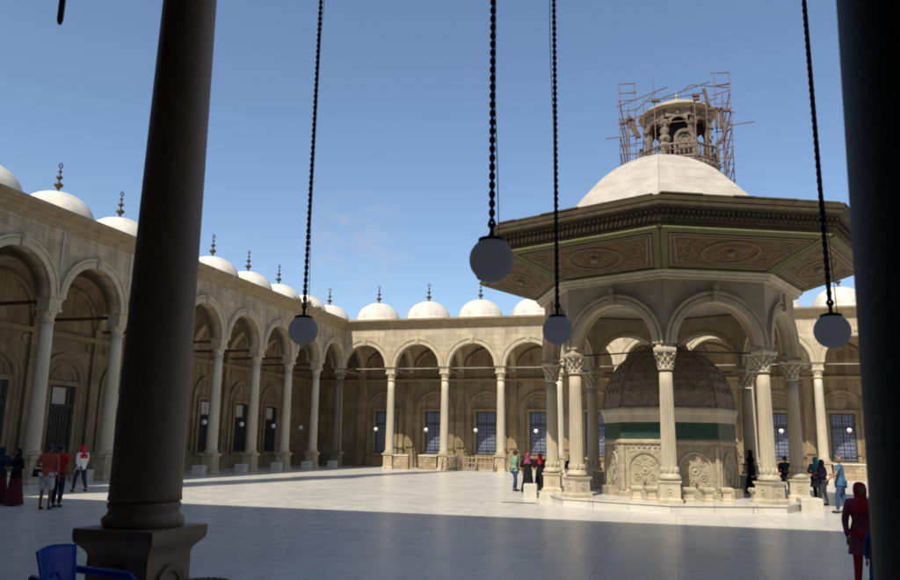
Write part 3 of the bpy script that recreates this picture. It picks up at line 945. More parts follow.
# ---------------------------------------------------------------- clock tower and scaffold
TX, TY = 1.42, 66.8
tw = thing('clock_tower', 'sooty domed clock tower behind the far arcade, wrapped in scaffolding', 'tower', (TX, TY, -.45))
b = MB(); b.mat(M['tower'])
b.lathe([(3.1, 0), (3.1, 12), (2.7, 12.3), (2.6, 24.0), (2.8, 24.7), (3.0, 25.1), (3.3, 25.5), (3.45, 25.9), (3.45, 26.1)], 8, (0, 0, 0), False, PI / 8)
b.build('shaft', None, tw)
b = MB(); b.mat(M['tower'])
for k in range(8):
    b.T = Matrix.Rotation(k * PI / 4, 4, 'Z')
    ap = 3.4 * math.cos(PI / 8); hw_ = 3.4 * math.sin(PI / 8)
    b.T = b.T @ Matrix.Translation((0, 0, -.75))
    b.box((0, -ap, 27.0), (2 * hw_, .16, .16)); b.box((0, -ap, 28.1), (2 * hw_, .2, .14))
    for i in range(7): b.lathe([(.05, 27.05), (.09, 27.3), (.05, 27.6), (.09, 27.85), (.05, 28.05)], 6, (-hw_ + (i + .5) * hw_ * 2 / 7, -ap, 0))
    b.box((-hw_, -ap, 27.6), (.3, .3, 1.5)); b.sphere((-hw_, -ap, 28.5), .17, 8, 6)
    for i in range(5): b.sphere((-hw_ + (i + .5) * hw_ * 2 / 5, -ap - .05, 26.55), .17, 7, 5, (1, 1, 1.4))
b.T = Matrix.Identity(4)
b.build('balcony', None, tw)
b = MB(); b.mat(M['tower'])
for k in range(8):
    b.T = Matrix.Rotation(k * PI / 4, 4, 'Z')
    ap = 2.7 * math.cos(PI / 8); wd = 2 * 2.7 * math.sin(PI / 8)
    b.archwall(0, wd, .62, 29.4, 30.85, -ap - .2, -ap + .2, 14)
    b.archring(0, 29.3, [(.62, -.02), (.62, .08), (.78, .1), (.78, -.02)], 14, -ap - .2)
    b.box((-wd / 2, -ap, 27.8), (.42, .42, 4.0)); b.box((-wd / 2, -ap - .1, 29.3), (.6, .6, .2))
    for s_ in (-1, 1): b.box((s_ * (wd / 2 - .13), -ap, 28.2), (.26, .4, 3.6))
    b.sphere((0, -ap - .25, 30.25), .16, 8, 6)
b.T = Matrix.Identity(4)
b.build('arched_lantern', None, tw)
b = MB(); b.mat(M['tower_dark'])
b.lathe([(1.25, 26.0), (1.25, 30.7)], 12)
b.build('dark_core', None, tw)  # dark cylinder added so the lantern openings look shaded inside
b = MB(); b.mat(M['pav'])
b.lathe([(3.0, 30.75), (3.35, 30.9), (3.35, 31.0), (2.9, 31.3), (2.1, 31.75), (1.3, 32.05), (.6, 32.25), (.3, 32.5), (.12, 32.7), (.16, 32.9), (.05, 33.2), (.02, 33.5)], 16, (0, 0, 0), False)
b.build('roof', None, tw)
# bell tier standing on the front of the lantern
b = MB(); b.mat(M['tower'])
b.lathe([(.3, 26.2), (.35, 27.0), (.62, 27.2), (.5, 27.45), (.28, 27.6), (.55, 27.85), (.42, 28.15), (.22, 28.3), (.42, 28.6), (.3, 28.9), (.14, 29.1), (.26, 29.3), (.08, 29.7)], 10, (-1.15, -2.85, 0))
b.T = Matrix.Translation((.45, -2.75, 0))
b.archring(0, 27.9, [(.55, 0), (.55, .15), (.7, .22), (.78, .12), (.85, .12), (.85, 0)], 14, 0, 1.2)
b.box((0, .05, 27.4), (1.2, .1, 1.5)); b.torus((0, -.05, 27.85), .36, .06, 18, 6, 'y')
b.T = Matrix.Identity(4)
b.build('clock_ornament', None, tw)

sc_ = thing('scaffolding', 'rusty tube scaffolding with brown planks around the top of the clock tower', 'scaffolding', (TX, TY, 0))
b = MB(); b.mat(M['rust'])
rr = .045
FY = -4.2
posts = [(-4.71, FY, 32.25), (-3.42, FY, 32.16), (-1.84, FY - .1, 32.3), (1.36, FY - .1, 30.6), (2.99, FY, 31.9), (4.09, FY, 32.3), (-4.6, 0, 31), (4.05, 0, 31.5), (-4.6, 4, 31.2), (4.0, 4, 32), (-4.0, -3.2, 30.5), (3.6, -3.3, 31.0), (-4.1, FY, 29.6), (3.5, FY, 29.6), (-.3, FY, 26.4), (-4.5, 2, 30.6), (4.0, 2, 30.9)]
for x, y, zt in posts: b.tube([(x - .04, y, 20), (x + random.uniform(-.05, .05), y, zt)], rr, 5)
for z in (23.2, 24.4, 25.9, 27.5, 29.1, 30.7):
    b.tube([(-4.85, FY + .1, z + random.uniform(-.1, .1)), (-3.3, FY + .1, z)], rr, 5); b.tube([(2.8, FY + .1, z - .3), (4.2, FY + .1, z - .1 + random.uniform(-.1, .2))], rr, 5)
    b.tube([(-4.75, FY + .05, z + .7), (-3.35, FY + .05, z + .7)], rr * .8, 5); b.tube([(2.85, FY + .05, z + .5), (4.15, FY + .05, z + .5)], rr * .8, 5)
    b.tube([(-4.7, FY, z), (-4.6, 4.1, z)], rr, 5); b.tube([(4.09, FY, z - .2), (4.0, 4.1, z - .2)], rr, 5)
for p, q_ in [((-4.77, FY, 32.25), (-3.36, FY, 32.15)), ((2.73, FY, 32.34), (4.14, FY, 32.23)), ((-5.95, FY, 27.44), (-3.11, FY, 27.49)), ((-4.98, FY, 30.19), (-.77, FY, 31.52)), ((-2.58, FY, 30.42), (2.23, FY, 30.68)),
              ((1.12, FY, 31.52), (4.06, FY, 30.9)), ((.22, FY, 30.91), (1.11, FY, 31.46)), ((3.91, FY, 27.64), (5.84, FY, 27.76)), ((-1.2, FY, 30.6), (2.6, FY, 31.6)), ((2.2, FY, 29.2), (4.4, FY, 28.7)),
              ((-4.9, FY, 28.6), (-1.8, FY, 29.6)), ((-4.7, FY, 24.0), (-3.4, FY, 25.6)), ((3.0, FY, 24.2), (4.1, FY, 25.4)), ((-1.84, FY, 26.0), (1.36, FY, 26.1)), ((2.9, FY, 26.2), (4.2, FY, 27.6)), ((-4.8, FY, 26.7), (-2.9, FY, 26.8)), ((-3.6, FY, 28.3), (3.1, FY, 28.45)), ((-4.7, FY, 31.4), (-3.3, FY, 31.3)), ((2.9, FY, 31.2), (4.2, FY, 31.3)),
              ((-2.9, FY, 25.4), (-2.7, FY, 31.0)), ((2.2, FY, 25.0), (2.25, FY, 31.2)), ((-3.4, FY, 29.7), (-1.7, FY, 31.2)), ((.2, FY, 29.5), (3.1, FY, 30.1))]:
    b.tube([p, q_], rr, 5)
b.build('tube_frame', None, sc_)
def plank(p, q_, w=.3, t=.11):
    b = MB(); b.mat(M['plank'])
    p, q_ = Vector(p), Vector(q_); d = q_ - p
    b.box((0, 0, 0), (d.length, w, t * 2))
    for sx in (-1, 1): b.box((sx * d.length * .42, -w / 2 - .01, 0), (.05, .03, t * 1.8))
    o = b.build('plank', None, sc_, (p + q_) / 2); o.rotation_euler.y = -math.atan2(d.z, d.x)
for p, q_ in [((-3.95, 29.2), (-3.12, 27.23)), ((-4.1, 28.9), (-3.3, 27.2)), ((-4.6, 28.6), (-3.5, 28.85)), ((2.1, 30.95), (2.45, 29.38)), ((3.0, 29.15), (2.94, 27.43)), ((3.34, 29.15), (3.27, 27.4)),
              ((3.91, 27.9), (3.15, 26.1)), ((2.4, 29.15), (4.05, 28.85)), ((1.15, 30.5), (1.75, 30.45)), ((1.25, 30.1), (1.7, 30.15)), ((-2.1, 30.38), (-1.4, 30.34))]:
    plank((p[0], FY - .15, p[1]), (q_[0], FY - .15, q_[1]))

# ---------------------------------------------------------------- prayer hall side, where the camera stands
hall = thing('prayer_hall', 'dark near gallery with a brown marble column framing the view', 'building', (0, 0, 0))
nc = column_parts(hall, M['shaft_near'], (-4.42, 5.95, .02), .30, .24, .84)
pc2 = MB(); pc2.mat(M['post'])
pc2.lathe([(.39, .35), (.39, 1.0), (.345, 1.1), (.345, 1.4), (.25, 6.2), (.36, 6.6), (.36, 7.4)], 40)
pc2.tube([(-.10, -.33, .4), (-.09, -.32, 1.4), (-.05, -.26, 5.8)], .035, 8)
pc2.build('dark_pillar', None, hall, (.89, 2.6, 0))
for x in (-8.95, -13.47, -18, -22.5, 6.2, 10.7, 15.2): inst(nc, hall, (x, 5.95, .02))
b = MB(); b.mat(M['wall_grey'])
b.box((0, 5.95, 13.9), (62, .9, 11.6))
b.box((0, 5.9, 19.5), (62, 1.3, .5)); b.box((16, 5.9, 20.05), (26, 1.3, .6))
b.build('high_wall', None, hall)
b = MB(); b.mat(M['shade_stone']); b.box((0, -3.5, 9), (62, 1, 20)); b.build('inner_wall', None, hall)
b = MB(); b.mat(M['shade_stone']); b.box((0, 1.2, 10.2), (62, 9.4, .4)); b.build('gallery_ceiling', None, hall)
b = MB(); b.mat(M['shade_stone'])
for s_ in (-1, 1): b.box((s_ * 30.5, 1.2, 9), (1, 9, 18))
b.build('end_wall', None, hall)
# minaret behind the camera: its shadow crosses the court
az = R(10.5)
mn = thing('minaret', 'tall slender minaret of the mosque rising outside the picture', 'minaret', (-29.0 - 0, -12, 0))
b = MB(); b.mat(M['wall_grey'])
b.lathe([(2.2, 0), (2.2, 22), (1.75, 22.5), (1.7, 48), (2.1, 49), (2.1, 50), (1.45, 50.2), (1.35, 68), (1.7, 69), (1.7, 70), (1.1, 70.2), (1.0, 80), (1.2, 80.3), (.05, 98)], 20)
b.build('shaft', None, mn)

# hanging lamps near the camera
def near_lamp(x, y, z, label, r=.112, ztop=10.0, wire=1, drift=0):
    t = thing('hanging_globe_lamp', label, 'lamp', (x, y, z), 0, 'globe lamps on iron chains near the camera')
    b = MB(); b.mat(M['globe']); b.sphere((0, 0, 0), r, 40, 24); b.build('globe', None, t)
    b = MB(); b.mat(M['black'])
    b.lathe([(r * .60, r * .80), (r * .62, r * .86), (r * .60, r * .97), (r * .40, r * 1.03), (.012, r * 1.1), (.010, r * 1.5)], 24)
    b.torus((0, 0, r * 1.65), .018, .005, 12, 6, 'y')
    b.build('cap', None, t)
    b = MB(); b.mat(M['chain'])
    zz = r * 1.75; i = 0; top = ztop - z
    while zz < top and zz < 5.0:
        dx = drift * (zz / 3) ** 1.0
        b.T = Matrix.Translation((dx, 0, zz)) @ Matrix.Rotation(PI / 2 * (i % 2) + .3, 4, 'Z')
        b.torus((0, 0, 0), .0120, .0080, 10, 6, 'y', (.85, 1.3, 1))
        b.T = Matrix.Identity(4)
        zz += .0245; i += 1
    b.tube([(drift * 5 / 3, 0, 4.95), (drift * 5 / 3, 0, top)], .012, 6)
    ch = b.build('chain', None, t)
    b = MB(); b.mat(M['black'])
    pts = []
    n_ = 60
    for k in range(n_ + 1):
        u = k / n_; zz = r + u * 4.8
        off = .012 + .022 * max(0, math.sin(u * 9.5 + wire * 1.7)) * (1 if wire else .4)
        pts.append((drift * zz / 3 + off * (1 if wire != 2 else -1), .004, zz))
    b.tube(pts, .0028, 5)
    b.build('power_cable', None, t)
near_lamp(-2.67, 5.29, 2.78, 'leftmost blue grey globe lamp hanging on its chain against the left arcade')
near_lamp(-.84, 3.68, 2.86, 'largest globe lamp, hanging against the sky left of the pavilion roof', wire=1)
near_lamp(-.76, 5.44, 2.76, 'small globe lamp hanging before the left front arch of the pavilion', r=.106, wire=2)
near_lamp(.91, 4.87, 2.63, 'globe lamp hanging right of the pavilion beside the black pillar', r=.100, wire=1, drift=-.012)
b = MB(); b.mat(M['black'])
b.tube([(0, 0, 0), (0, 0, .03), (0, 0, 4.6)], [.012, .021, .021], 10)
tag(b.build('hanging_rod', None, None, (-4.02, 4.0, 4.79)), 'short dark rod hanging into the top left corner of the view', 'rod')

# blue plastic chair
ch = thing('plastic_chair', 'blue plastic armchair beside the near brown column', 'chair', (-4.16, 5.02, .27), R(97))
b = MB(); b.mat(M['blue'])
K = 9
rows = []
for j in range(K + 1):
    z = .42 + .46 * j / K; row = []
    for i in range(K + 1):
        u = i / K * 2 - 1
        hwid = .155 + .075 * (j / K)
        top = (.02 * (1 - u * u)) * (j / K)
        row.append((u * hwid, .22 + .09 * (j / K) - .045 * (u * u), z + top))
    rows.append(row)
for off in (0, 1):
    pass
V0 = [[b.v(p) for p in row] for row in rows]; V1 = [[b.v((p[0], p[1] + .012, p[2])) for p in row] for row in rows]
for j in range(K):
    for i in range(K):
        if i in (2, 4, 6) and 2 < j < 7 and False: continue
        b.f([V0[j][i], V0[j][i + 1], V0[j + 1][i + 1], V0[j + 1][i]], True); b.f([V1[j][i + 1], V1[j][i], V1[j + 1][i], V1[j + 1][i + 1]], True)
for j in range(K):
    b.f([V0[j][0], V0[j + 1][0], V1[j + 1][0], V1[j][0]]); b.f([V0[j][K], V1[j][K], V1[j + 1][K], V0[j + 1][K]])
for i in range(K):
    b.f([V0[K][i], V0[K][i + 1], V1[K][i + 1], V1[K][i]]); b.f([V0[0][i + 1], V0[0][i], V1[0][i], V1[0][i + 1]])
b.torus((0, .262, .66), .05, .006, 16, 6, 'y')
b.build('backrest', None, ch)
b = MB(); b.mat(M['blue']); b.box((0, 0, .43), (.44, .46, .025)); b.box((0, -.235, .41), (.44, .02, .06)); b.build('seat', None, ch)
for s_ in (-1, 1):
    b = MB(); b.mat(M['blue'])
    b.tube([(s_ * .235, .28, .70), (s_ * .265, .18, .685), (s_ * .275, .0, .67), (s_ * .27, -.16, .66), (s_ * .255, -.24, .61), (s_ * .24, -.25, .44)], [.028, .03, .032, .032, .03, .026], 10)
    b.build('armrest', None, ch)
    for sy in (-1, 1):
        b = MB(); b.mat(M['blue']); b.tube([(s_ * .2, sy * .2, .42), (s_ * .24, sy * .25, 0)], [.03, .02], 8); b.build('leg', None, ch)

bs = thing('wicker_stool', 'round brown wicker stool, only its top showing beside the near column', 'stool', (-3.22, 5.08, .28))
b = MB(); b.mat(M['basket'])
b.lathe([(.15, 0), (.165, .05), (.14, .3), (.155, .58), (.17, .64), (.17, .68), (.15, .695), (.05, .67), (.01, .67)], 28)
for i in range(22):
    a = 2 * PI * i / 22; b.sphere((.155 * math.cos(a), .155 * math.sin(a), .685), .018, 8, 6, (1.2, 1.2, .7))
b.build('woven_body', None, bs)

# ---------------------------------------------------------------- people
def skin_mesh(chains, sub=1):
    """chains: list of (points, radii, edges) -> one evaluated bmesh-ready mesh"""
    out = []
    for pts, rad, edges in chains:
        me = bpy.data.meshes.new('tmp'); me.from_pydata([tuple(p) for p in pts], edges, []); me.update()
        o = bpy.data.objects.new('tmp', me); C.objects.link(o)
        md = o.modifiers.new('s', 'SKIN'); md.use_smooth_shade = True
        for i, r in enumerate(rad):
            sv = me.skin_vertices[0].data[i]
            sv.radius = r if isinstance(r, tuple) else (r, r); sv.use_root = (i == 0)
        if sub:
            m2 = o.modifiers.new('u', 'SUBSURF'); m2.levels = sub; m2.render_levels = sub
        dg = bpy.context.evaluated_depsgraph_get(); dg.update()
        ev_ = o.evaluated_get(dg)
        nm = bpy.data.meshes.new_from_object(ev_)
        out.append(nm)
        bpy.data.objects.remove(o); bpy.data.meshes.remove(me)
    return out

def add_meshes(mb, meshes):
    for me in meshes:
        base = len(mb.bm.faces)
        mb.bm.from_mesh(me)
        mb.bm.faces.ensure_lookup_table()
        for f in mb.bm.faces[base:]:
            f.material_index = mb.mi; f.smooth = True
        bpy.data.meshes.remove(me)

def person(x, y, z, h, heading, label, top, bottom, skin='skin', hair='hair', head=None, dress=None, shorts=False, arms=('down', 'down'), stride=.0, sleeves=True, bag=None, group=None, slim=1.0, long_top=False, seated=False, cat='person', lean=0.):
    """heading: degrees, 0 faces +Y (away from the camera), 90 faces -X, 180 faces the camera"""
    s = h / 1.75
    t = thing('person', label, cat, (x, y, z), R(heading), group)
    wd = slim * 1.12
    def P(a, b_, c): return Vector((a * s * wd, (b_ + lean * max(0, c - .9)) * s, c * s))
    sk = M[skin]
    st = stride
    hip = {-1: P(-.09, 0, .90), 1: P(.09, 0, .90)}
    knee = {-1: P(-.10, .03 + st * .55, .49), 1: P(.10, .03 - st * .35, .49)}
    ank = {-1: P(-.10, st * .8, .09 if st < .05 else .08), 1: P(.10, -st * .95, .09 + st * .12)}
    toe = {k: ank[k] + Vector((0, .15 * s, -.06 * s)) for k in ank}
    sh = {-1: P(-.18, 0, 1.43), 1: P(.18, 0, 1.43)}
    el, wr, hd = {}, {}, {}
    for k, mode in zip((-1, 1), arms):
        if mode == 'down': el[k], wr[k] = P(k * .235, -.03, 1.13), P(k * .245, .06, .88)
        elif mode == 'bent': el[k], wr[k] = P(k * .25, -.05, 1.14), P(k * .16, .22, 1.16)
        elif mode == 'front': el[k], wr[k] = P(k * .24, .06, 1.16), P(k * .10, .27, 1.30)
        elif mode == 'out': el[k], wr[k] = P(k * .32, .10, 1.20), P(k * .38, .30, 1.05)
        elif mode == 'cross': el[k], wr[k] = P(k * .25, .02, 1.14), P(k * -.02, .20, 1.13)
        elif mode == 'head': el[k], wr[k] = P(k * .30, .14, 1.45), P(k * .12, .16, 1.60)
        elif mode == 'swing': el[k], wr[k] = P(k * .24, .10 * k, 1.14), P(k * .24, .26 * k, .93)
        hd[k] = wr[k] + (wr[k] - el[k]).normalized() * .075 * s
    pts = [P(0, 0, .95), P(0, 0, 1.14), P(0, -.01, 1.34), P(0, 0, 1.47), P(0, .01, 1.53)]
    rad = [(.125 * s, .085 * s), (.11 * s, .075 * s), (.13 * s, .080 * s), (.06 * s, .055 * s), (.05 * s, .05 * s)]
    ed = [(0, 1), (1, 2), (2, 3), (3, 4)]
    def addp(p, r_, parent):
        pts.append(p); rad.append(r_); ed.append((parent, len(pts) - 1)); return len(pts) - 1
    for k in (-1, 1):
        a = addp(hip[k], .085 * s, 0); a = addp(knee[k], .055 * s, a); a = addp(ank[k], .036 * s, a); a = addp(toe[k], (.04 * s, .022 * s), a)
        a = addp(sh[k], .052 * s, 2); a = addp(el[k], .038 * s, a); a = addp(wr[k], .025 * s, a); addp(hd[k], (.034 * s, .018 * s), a)
    chains = [(pts, rad, ed)]
    for k in (-1, 1):      # fingers and thumb
        d = (hd[k] - wr[k]).normalized(); side = d.cross(Vector((0, 1, 0)));
        if side.length < .1: side = Vector((1, 0, 0))
        side.normalize(); pn_ = d.cross(side)
        for fi, (o_, l_) in enumerate(((-.022, .062), (-.008, .072), (.007, .068), (.021, .055))):
            b0 = hd[k] + side * o_ * s; b1 = b0 + (d * l_ * .55 + pn_ * .006) * s; b2 = b1 + (d * l_ * .45 + pn_ * .018) * s
            chains.append(([b0 - d * .02 * s, b1, b2], [.0085 * s, .008 * s, .0065 * s], [(0, 1), (1, 2)]))
        b0 = wr[k] + (d * .03 + side * .02 * -k) * s; b1 = b0 + (d * .03 + side * .03 * -k) * s; b2 = b1 + d * .028 * s
        chains.append(([b0, b1, b2], [.011 * s, .009 * s, .007 * s], [(0, 1), (1, 2)]))
    body = MB(); body.mat(sk)
    add_meshes(body, skin_mesh(chains))
    # head with brow, nose, ears, chin
    hc = P(0, .015, 1.64)
    nR, nS = 14, 20; prev = None
    for j in range(nR + 1):
        a = -PI / 2 + PI * j / nR; ring_ = []
        for i in range(nS):
            th = 2 * PI * i / nS
            dx, dy, dz = math.cos(a) * math.cos(th), math.cos(a) * math.sin(th), math.sin(a)
            rx, ry, rz_ = .075, .095, .115
            if dz < -.1: rx *= 1 + .35 * (dz + .1); ry *= (1 + .25 * (dz + .1))
            px, py, pz = dx * rx, dy * ry, dz * rz_
            if dy > .85 and abs(dx) < .25 and -.45 < dz < .1: py += .018
            if dy > .7 and .1 < abs(dx) < .6 and .0 < dz < .3: py -= .008
            ring_.append(body.v(hc + Vector((px, py, pz)) * s))
        if prev:
            for i in range(nS): body.f([prev[i], prev[(i + 1) % nS], ring_[(i + 1) % nS], ring_[i]], True)
        prev = ring_
    body.sphere(hc + Vector((0, .098, -.018)) * s, .016 * s, 8, 6, (.8, 1, 1.4))
    for k in (-1, 1):
        body.sphere(hc + Vector((k * .076, -.005, -.005)) * s, .022 * s, 8, 6, (.45, .8, 1.4))
    body.mat(M['eye'])
    for k in (-1, 1): body.sphere(hc + Vector((k * .03, .083, .012)) * s, .011 * s, 8, 6, (1.3, .7, .7))
    body.mat(M['lip']); body.sphere(hc + Vector((0, .083, -.058)) * s, .02 * s, 8, 6, (1.2, .4, .35))
    body.build('body', sk, t)
    # top
    tb = MB(); tb.mat(F[top])
    lo = .86 if not long_top else .60
    tp = [P(0, 0, .98), P(0, 0, 1.14), P(0, -.01, 1.34), P(0, -.0, 1.475)]
    tr = [(.18 * s, .135 * s), (.17 * s, .13 * s), (.195 * s, .145 * s), (.095 * s, .085 * s)]
    te = [(0, 1), (1, 2), (2, 3)]
    for k in (-1, 1):
        tp.append(sh[k]); tr.append(.078 * s); te.append((2, len(tp) - 1))
        if sleeves: tp.append(el[k]); tr.append(.064 * s); te.append((len(tp) - 2, len(tp) - 1)); tp.append(wr[k]); tr.append(.042 * s); te.append((len(tp) - 2, len(tp) - 1))
        else: tp.append(sh[k].lerp(el[k], .75)); tr.append(.062 * s); te.append((len(tp) - 2, len(tp) - 1))
    add_meshes(tb, skin_mesh([(tp, tr, te)]))
    n_ = 28; hem = []
    levels = [(1.14, .155, .115), (1.0, .195, .150), (lo + .06, .21 + (.03 if long_top else 0), .165), (lo, .215 + (.04 if long_top else 0), .17)]
    rr_ = []
    for (zz, rx, ry) in levels:
        rr_.append([tb.v(P(0, 0, zz) + Vector(((rx + .006 * math.sin(i * 2.2 + zz * 7)) * math.cos(2 * PI * i / n_), (ry + .006 * math.sin(i * 1.7)) * math.sin(2 * PI * i / n_), 0)) * s) for i in range(n_)])
    for a, b_ in zip(rr_, rr_[1:]):
        for i in range(n_): tb.f([a[i], b_[i], b_[(i + 1) % n_], a[(i + 1) % n_]], True)
    tb.build('shirt' if not long_top else 'coat', None, t)
    # bottom
    if dress:
        db = MB(); db.mat(F[dress]); rr_ = []
        for q_, (zz, rx, ry) in enumerate([(1.02, .15, .115), (.92, .185, .145), (.7, .215, .18), (.45, .24, .21), (.2, .275, .25), (.04, .30, .275)]):
            amp = .004 + .022 * q_ / 5
            rr_.append([db.v(P(0, 0, 0) + Vector(((rx + amp * math.sin(i * PI * 2 / 40 * 9 + .6 * q_)) * math.cos(2 * PI * i / 40), (ry + amp * math.sin(i * PI * 2 / 40 * 9 + .6 * q_)) * math.sin(2 * PI * i / 40), zz)) * s) for i in range(40)])
        for a, b_ in zip(rr_, rr_[1:]):
            for i in range(40): db.f([a[i], b_[i], b_[(i + 1) % 40], a[(i + 1) % 40]], True)
        db.build('skirt', None, t)
    if not dress or dress is None:
        bb = MB(); bb.mat(F[bottom])
        bp_ = [P(0, 0, .96)]; brr = [(.17 * s, .13 * s)]; be = []
        for k in (-1, 1):
            bp_.append(hip[k]); brr.append(.115 * s); be.append((0, len(bp_) - 1))
            bp_.append(knee[k]); brr.append((.082 if not shorts else .105) * s); be.append((len(bp_) - 2, len(bp_) - 1))
            if not shorts: bp_.append(ank[k] + Vector((0, 0, .02 * s))); brr.append(.058 * s); be.append((len(bp_) - 2, len(bp_) - 1))
        add_meshes(bb, skin_mesh([(bp_, brr, be)]))
        bb.build('trousers' if not shorts else 'shorts', None, t)
    for k in (-1, 1):
        sb = MB(); sb.mat(M['black'])
        m_ = ank[k].lerp(toe[k], .45); sb.sphere((m_.x, m_.y, max(.035 * s, m_.z - .012 * s)), .12 * s, 12, 8, (.42, 1.05, .36))
        sb.build('shoe', None, t)
    # hair or headscarf
    if head:
        hb_ = MB(); hb_.mat(F[head])
        rr_ = []
        nn = 26
        prof_ = [(.01, .128), (.05, .120), (.085, .09), (.102, .03), (.105, -.03), (.098, -.08), (.092, -.125), (.125, -.17), (.185, -.215), (.215, -.27), (.20, -.36)]
        for jj, (r_, dz) in enumerate(prof_):
            row = []
            for i in range(nn):
                th = 2 * PI * i / nn
                fx, fy = r_ * math.cos(th), r_ * 1.08 * math.sin(th) * (1 if dz > -.15 else .72)
                if dz < .07 and dz > -.10 and math.sin(th) > .62: fy = r_ * .62   # opening of the face
                row.append(hb_.v(hc + Vector((fx, fy - .004, dz + .004 * math.sin(i * 3.1 + jj))) * s))
            rr_.append(row)
        for a, b_ in zip(rr_, rr_[1:]):
            for i in range(nn): hb_.f([a[i], b_[i], b_[(i + 1) % nn], a[(i + 1) % nn]], True)
        hb_.build('headscarf', None, t)
    else:
        hb_ = MB(); hb_.mat(M[hair])
        nn = 20; prev = None
        for j in range(9):
            a = PI / 2 - (PI / 2 + .35) * j / 8; ring_ = []
            for i in range(nn):
                th = 2 * PI * i / nn
                front = max(0, math.sin(th))
                aa = max(a, .45 * front - .35 * (1 - front))
                k_ = 1.07 + .02 * math.sin(i * 2.7 + j)
                ring_.append(hb_.v(hc + Vector((.078 * math.cos(aa) * math.cos(th) * k_, .098 * math.cos(aa) * math.sin(th) * k_ - .004, .117 * math.sin(aa) * k_)) * s))
            if prev:
                for i in range(nn): hb_.f([prev[i], ring_[i], ring_[(i + 1) % nn], prev[(i + 1) % nn]], True)
            prev = ring_
        hb_.build('hair', None, t)
    return t, (hd, s)

def handbag(x, y, z, rz, mat, label):
    t = thing('shoulder_bag', label, 'bag', (x, y, z), R(rz))
    b = MB(); b.mat(mat); b.box((0, 0, 0), (.28, .10, .22), 0, .9); b.build('bag_body', None, t)
    b = MB(); b.mat(mat); b.tube([(-.12, 0, .1), (-.08, .0, .32), (0, 0, .45), (.08, 0, .32), (.12, 0, .1)], .012, 6); b.build('strap', None, t)

# left group, half in the shade
person(-18.5, 18.9, 0, 1.62, 160, 'woman in black top and long maroon skirt at the far left edge', 'black', 'maroon', head='black', dress='maroon', arms=('bent', 'bent'))
person(-19.1, 18.9, 0, 1.66, 60, 'person in black and maroon robe, outermost at the left edge of the view', 'darkblue', 'maroon', head='navy', dress='maroon', arms=('down', 'bent'))
person(-16.75, 18.2, 0, 1.78, 20, 'man in orange red shirt and white shorts seen from behind', 'orange', 'white', shorts=True, sleeves=False, arms=('bent', 'down'), skin='skin_dark')
handbag(-17.12, 18.25, .98, 20, M['black'], 'black bag held at the side of the man in white shorts')
person(-17.0, 18.9, 0, 1.76, 10, 'person in red shirt and dark trousers beside the man in white shorts', 'red', 'navy', sleeves=False, arms=('down', 'down'), skin='skin_dark', stride=.05)
person(-21.15, 24.6, 0, 1.68, 75, 'walking person in white top and red headscarf under the left arcade', 'white', 'navy', head='crimson', arms=('swing', 'swing'), stride=.27)
# group left of the pavilion
person(-6.72, 34.2, 0, 1.74, -60, 'man in pale green shirt and jeans standing left of the group', 'green', 'jeans', arms=('bent', 'down'), stride=.10, sleeves=False, skin='skin_dark')
person(-6.25, 34.7, 0, 1.60, -150, 'woman in pink headscarf and brown dress beside the man in green', 'brown', 'brown', head='pink', dress='brown', arms=('bent', 'down'))
person(-5.92, 33.0, 0, 1.66, -20, 'woman in long black abaya with a dark pink headscarf', 'black', 'black', head='plum', dress='black', arms=('bent', 'bent'), slim=1.25)
person(-5.5, 33.6, 0, 1.62, 30, 'woman in black robe with a bright crimson headscarf', 'black', 'black', head='crimson', dress='black', arms=('bent', 'bent'))
person(-5.1, 34.9, 0, 1.73, 110, 'dark haired man in dark shirt at the right of the group', 'grey', 'jeans', arms=('bent', 'down'), skin='skin_dark')
person(-4.15, 33.2, .0, 1.62, 150, 'person in dark blue top and grey skirt between the left pavilion columns', 'darkblue', 'grey', head='darkblue', dress='grey', arms=('cross', 'cross'))
# right of the pavilion
person(2.9, 33.2, HP, 1.66, 90, 'dark figure in black behind the right side of the fountain', 'black', 'black', head='black', dress='black', arms=('bent', 'bent'))
person(4.20, 33.6, 0, 1.72, 200, 'person in dark grey shirt and blue jeans between the right pavilion columns', 'navy', 'grey', arms=('cross', 'bent'), stride=.08, skin='skin_dark')
person(5.2, 33.0, 0, 1.70, -30, 'woman in turquoise headscarf and greyish purple coat', 'lilac', 'black', head='teal', long_top=True, arms=('bent', 'down'), stride=.14)
person(5.15, 31.4, 0, 1.62, 60, 'woman in dark navy clothes with dark headscarf, left of the man in blue', 'purple', 'grey', head='darkblue', arms=('bent', 'bent'), stride=.10)
person(5.12, 28.0, 0, 1.78, 75, 'man in blue shirt and jeans stepping toward the pavilion', 'blue', 'jeans', arms=('out', 'bent'), stride=.16, sleeves=False, hair='skin_dark')
# near girl
person(2.56, 12.7, 0, 1.50, 190, 'girl in red headscarf and dark red clothes, nearest walker at the right', 'plum', 'deep_red', head='deep_red', long_top=True, arms=('bent', 'down'), stride=.08)
person(2.62, 12.1, 0, 1.02, 170, 'child in blue coat beside the girl in red, mostly behind the black pillar', 'royal', 'darkblue', long_top=True, arms=('down', 'down'), dress='royal')

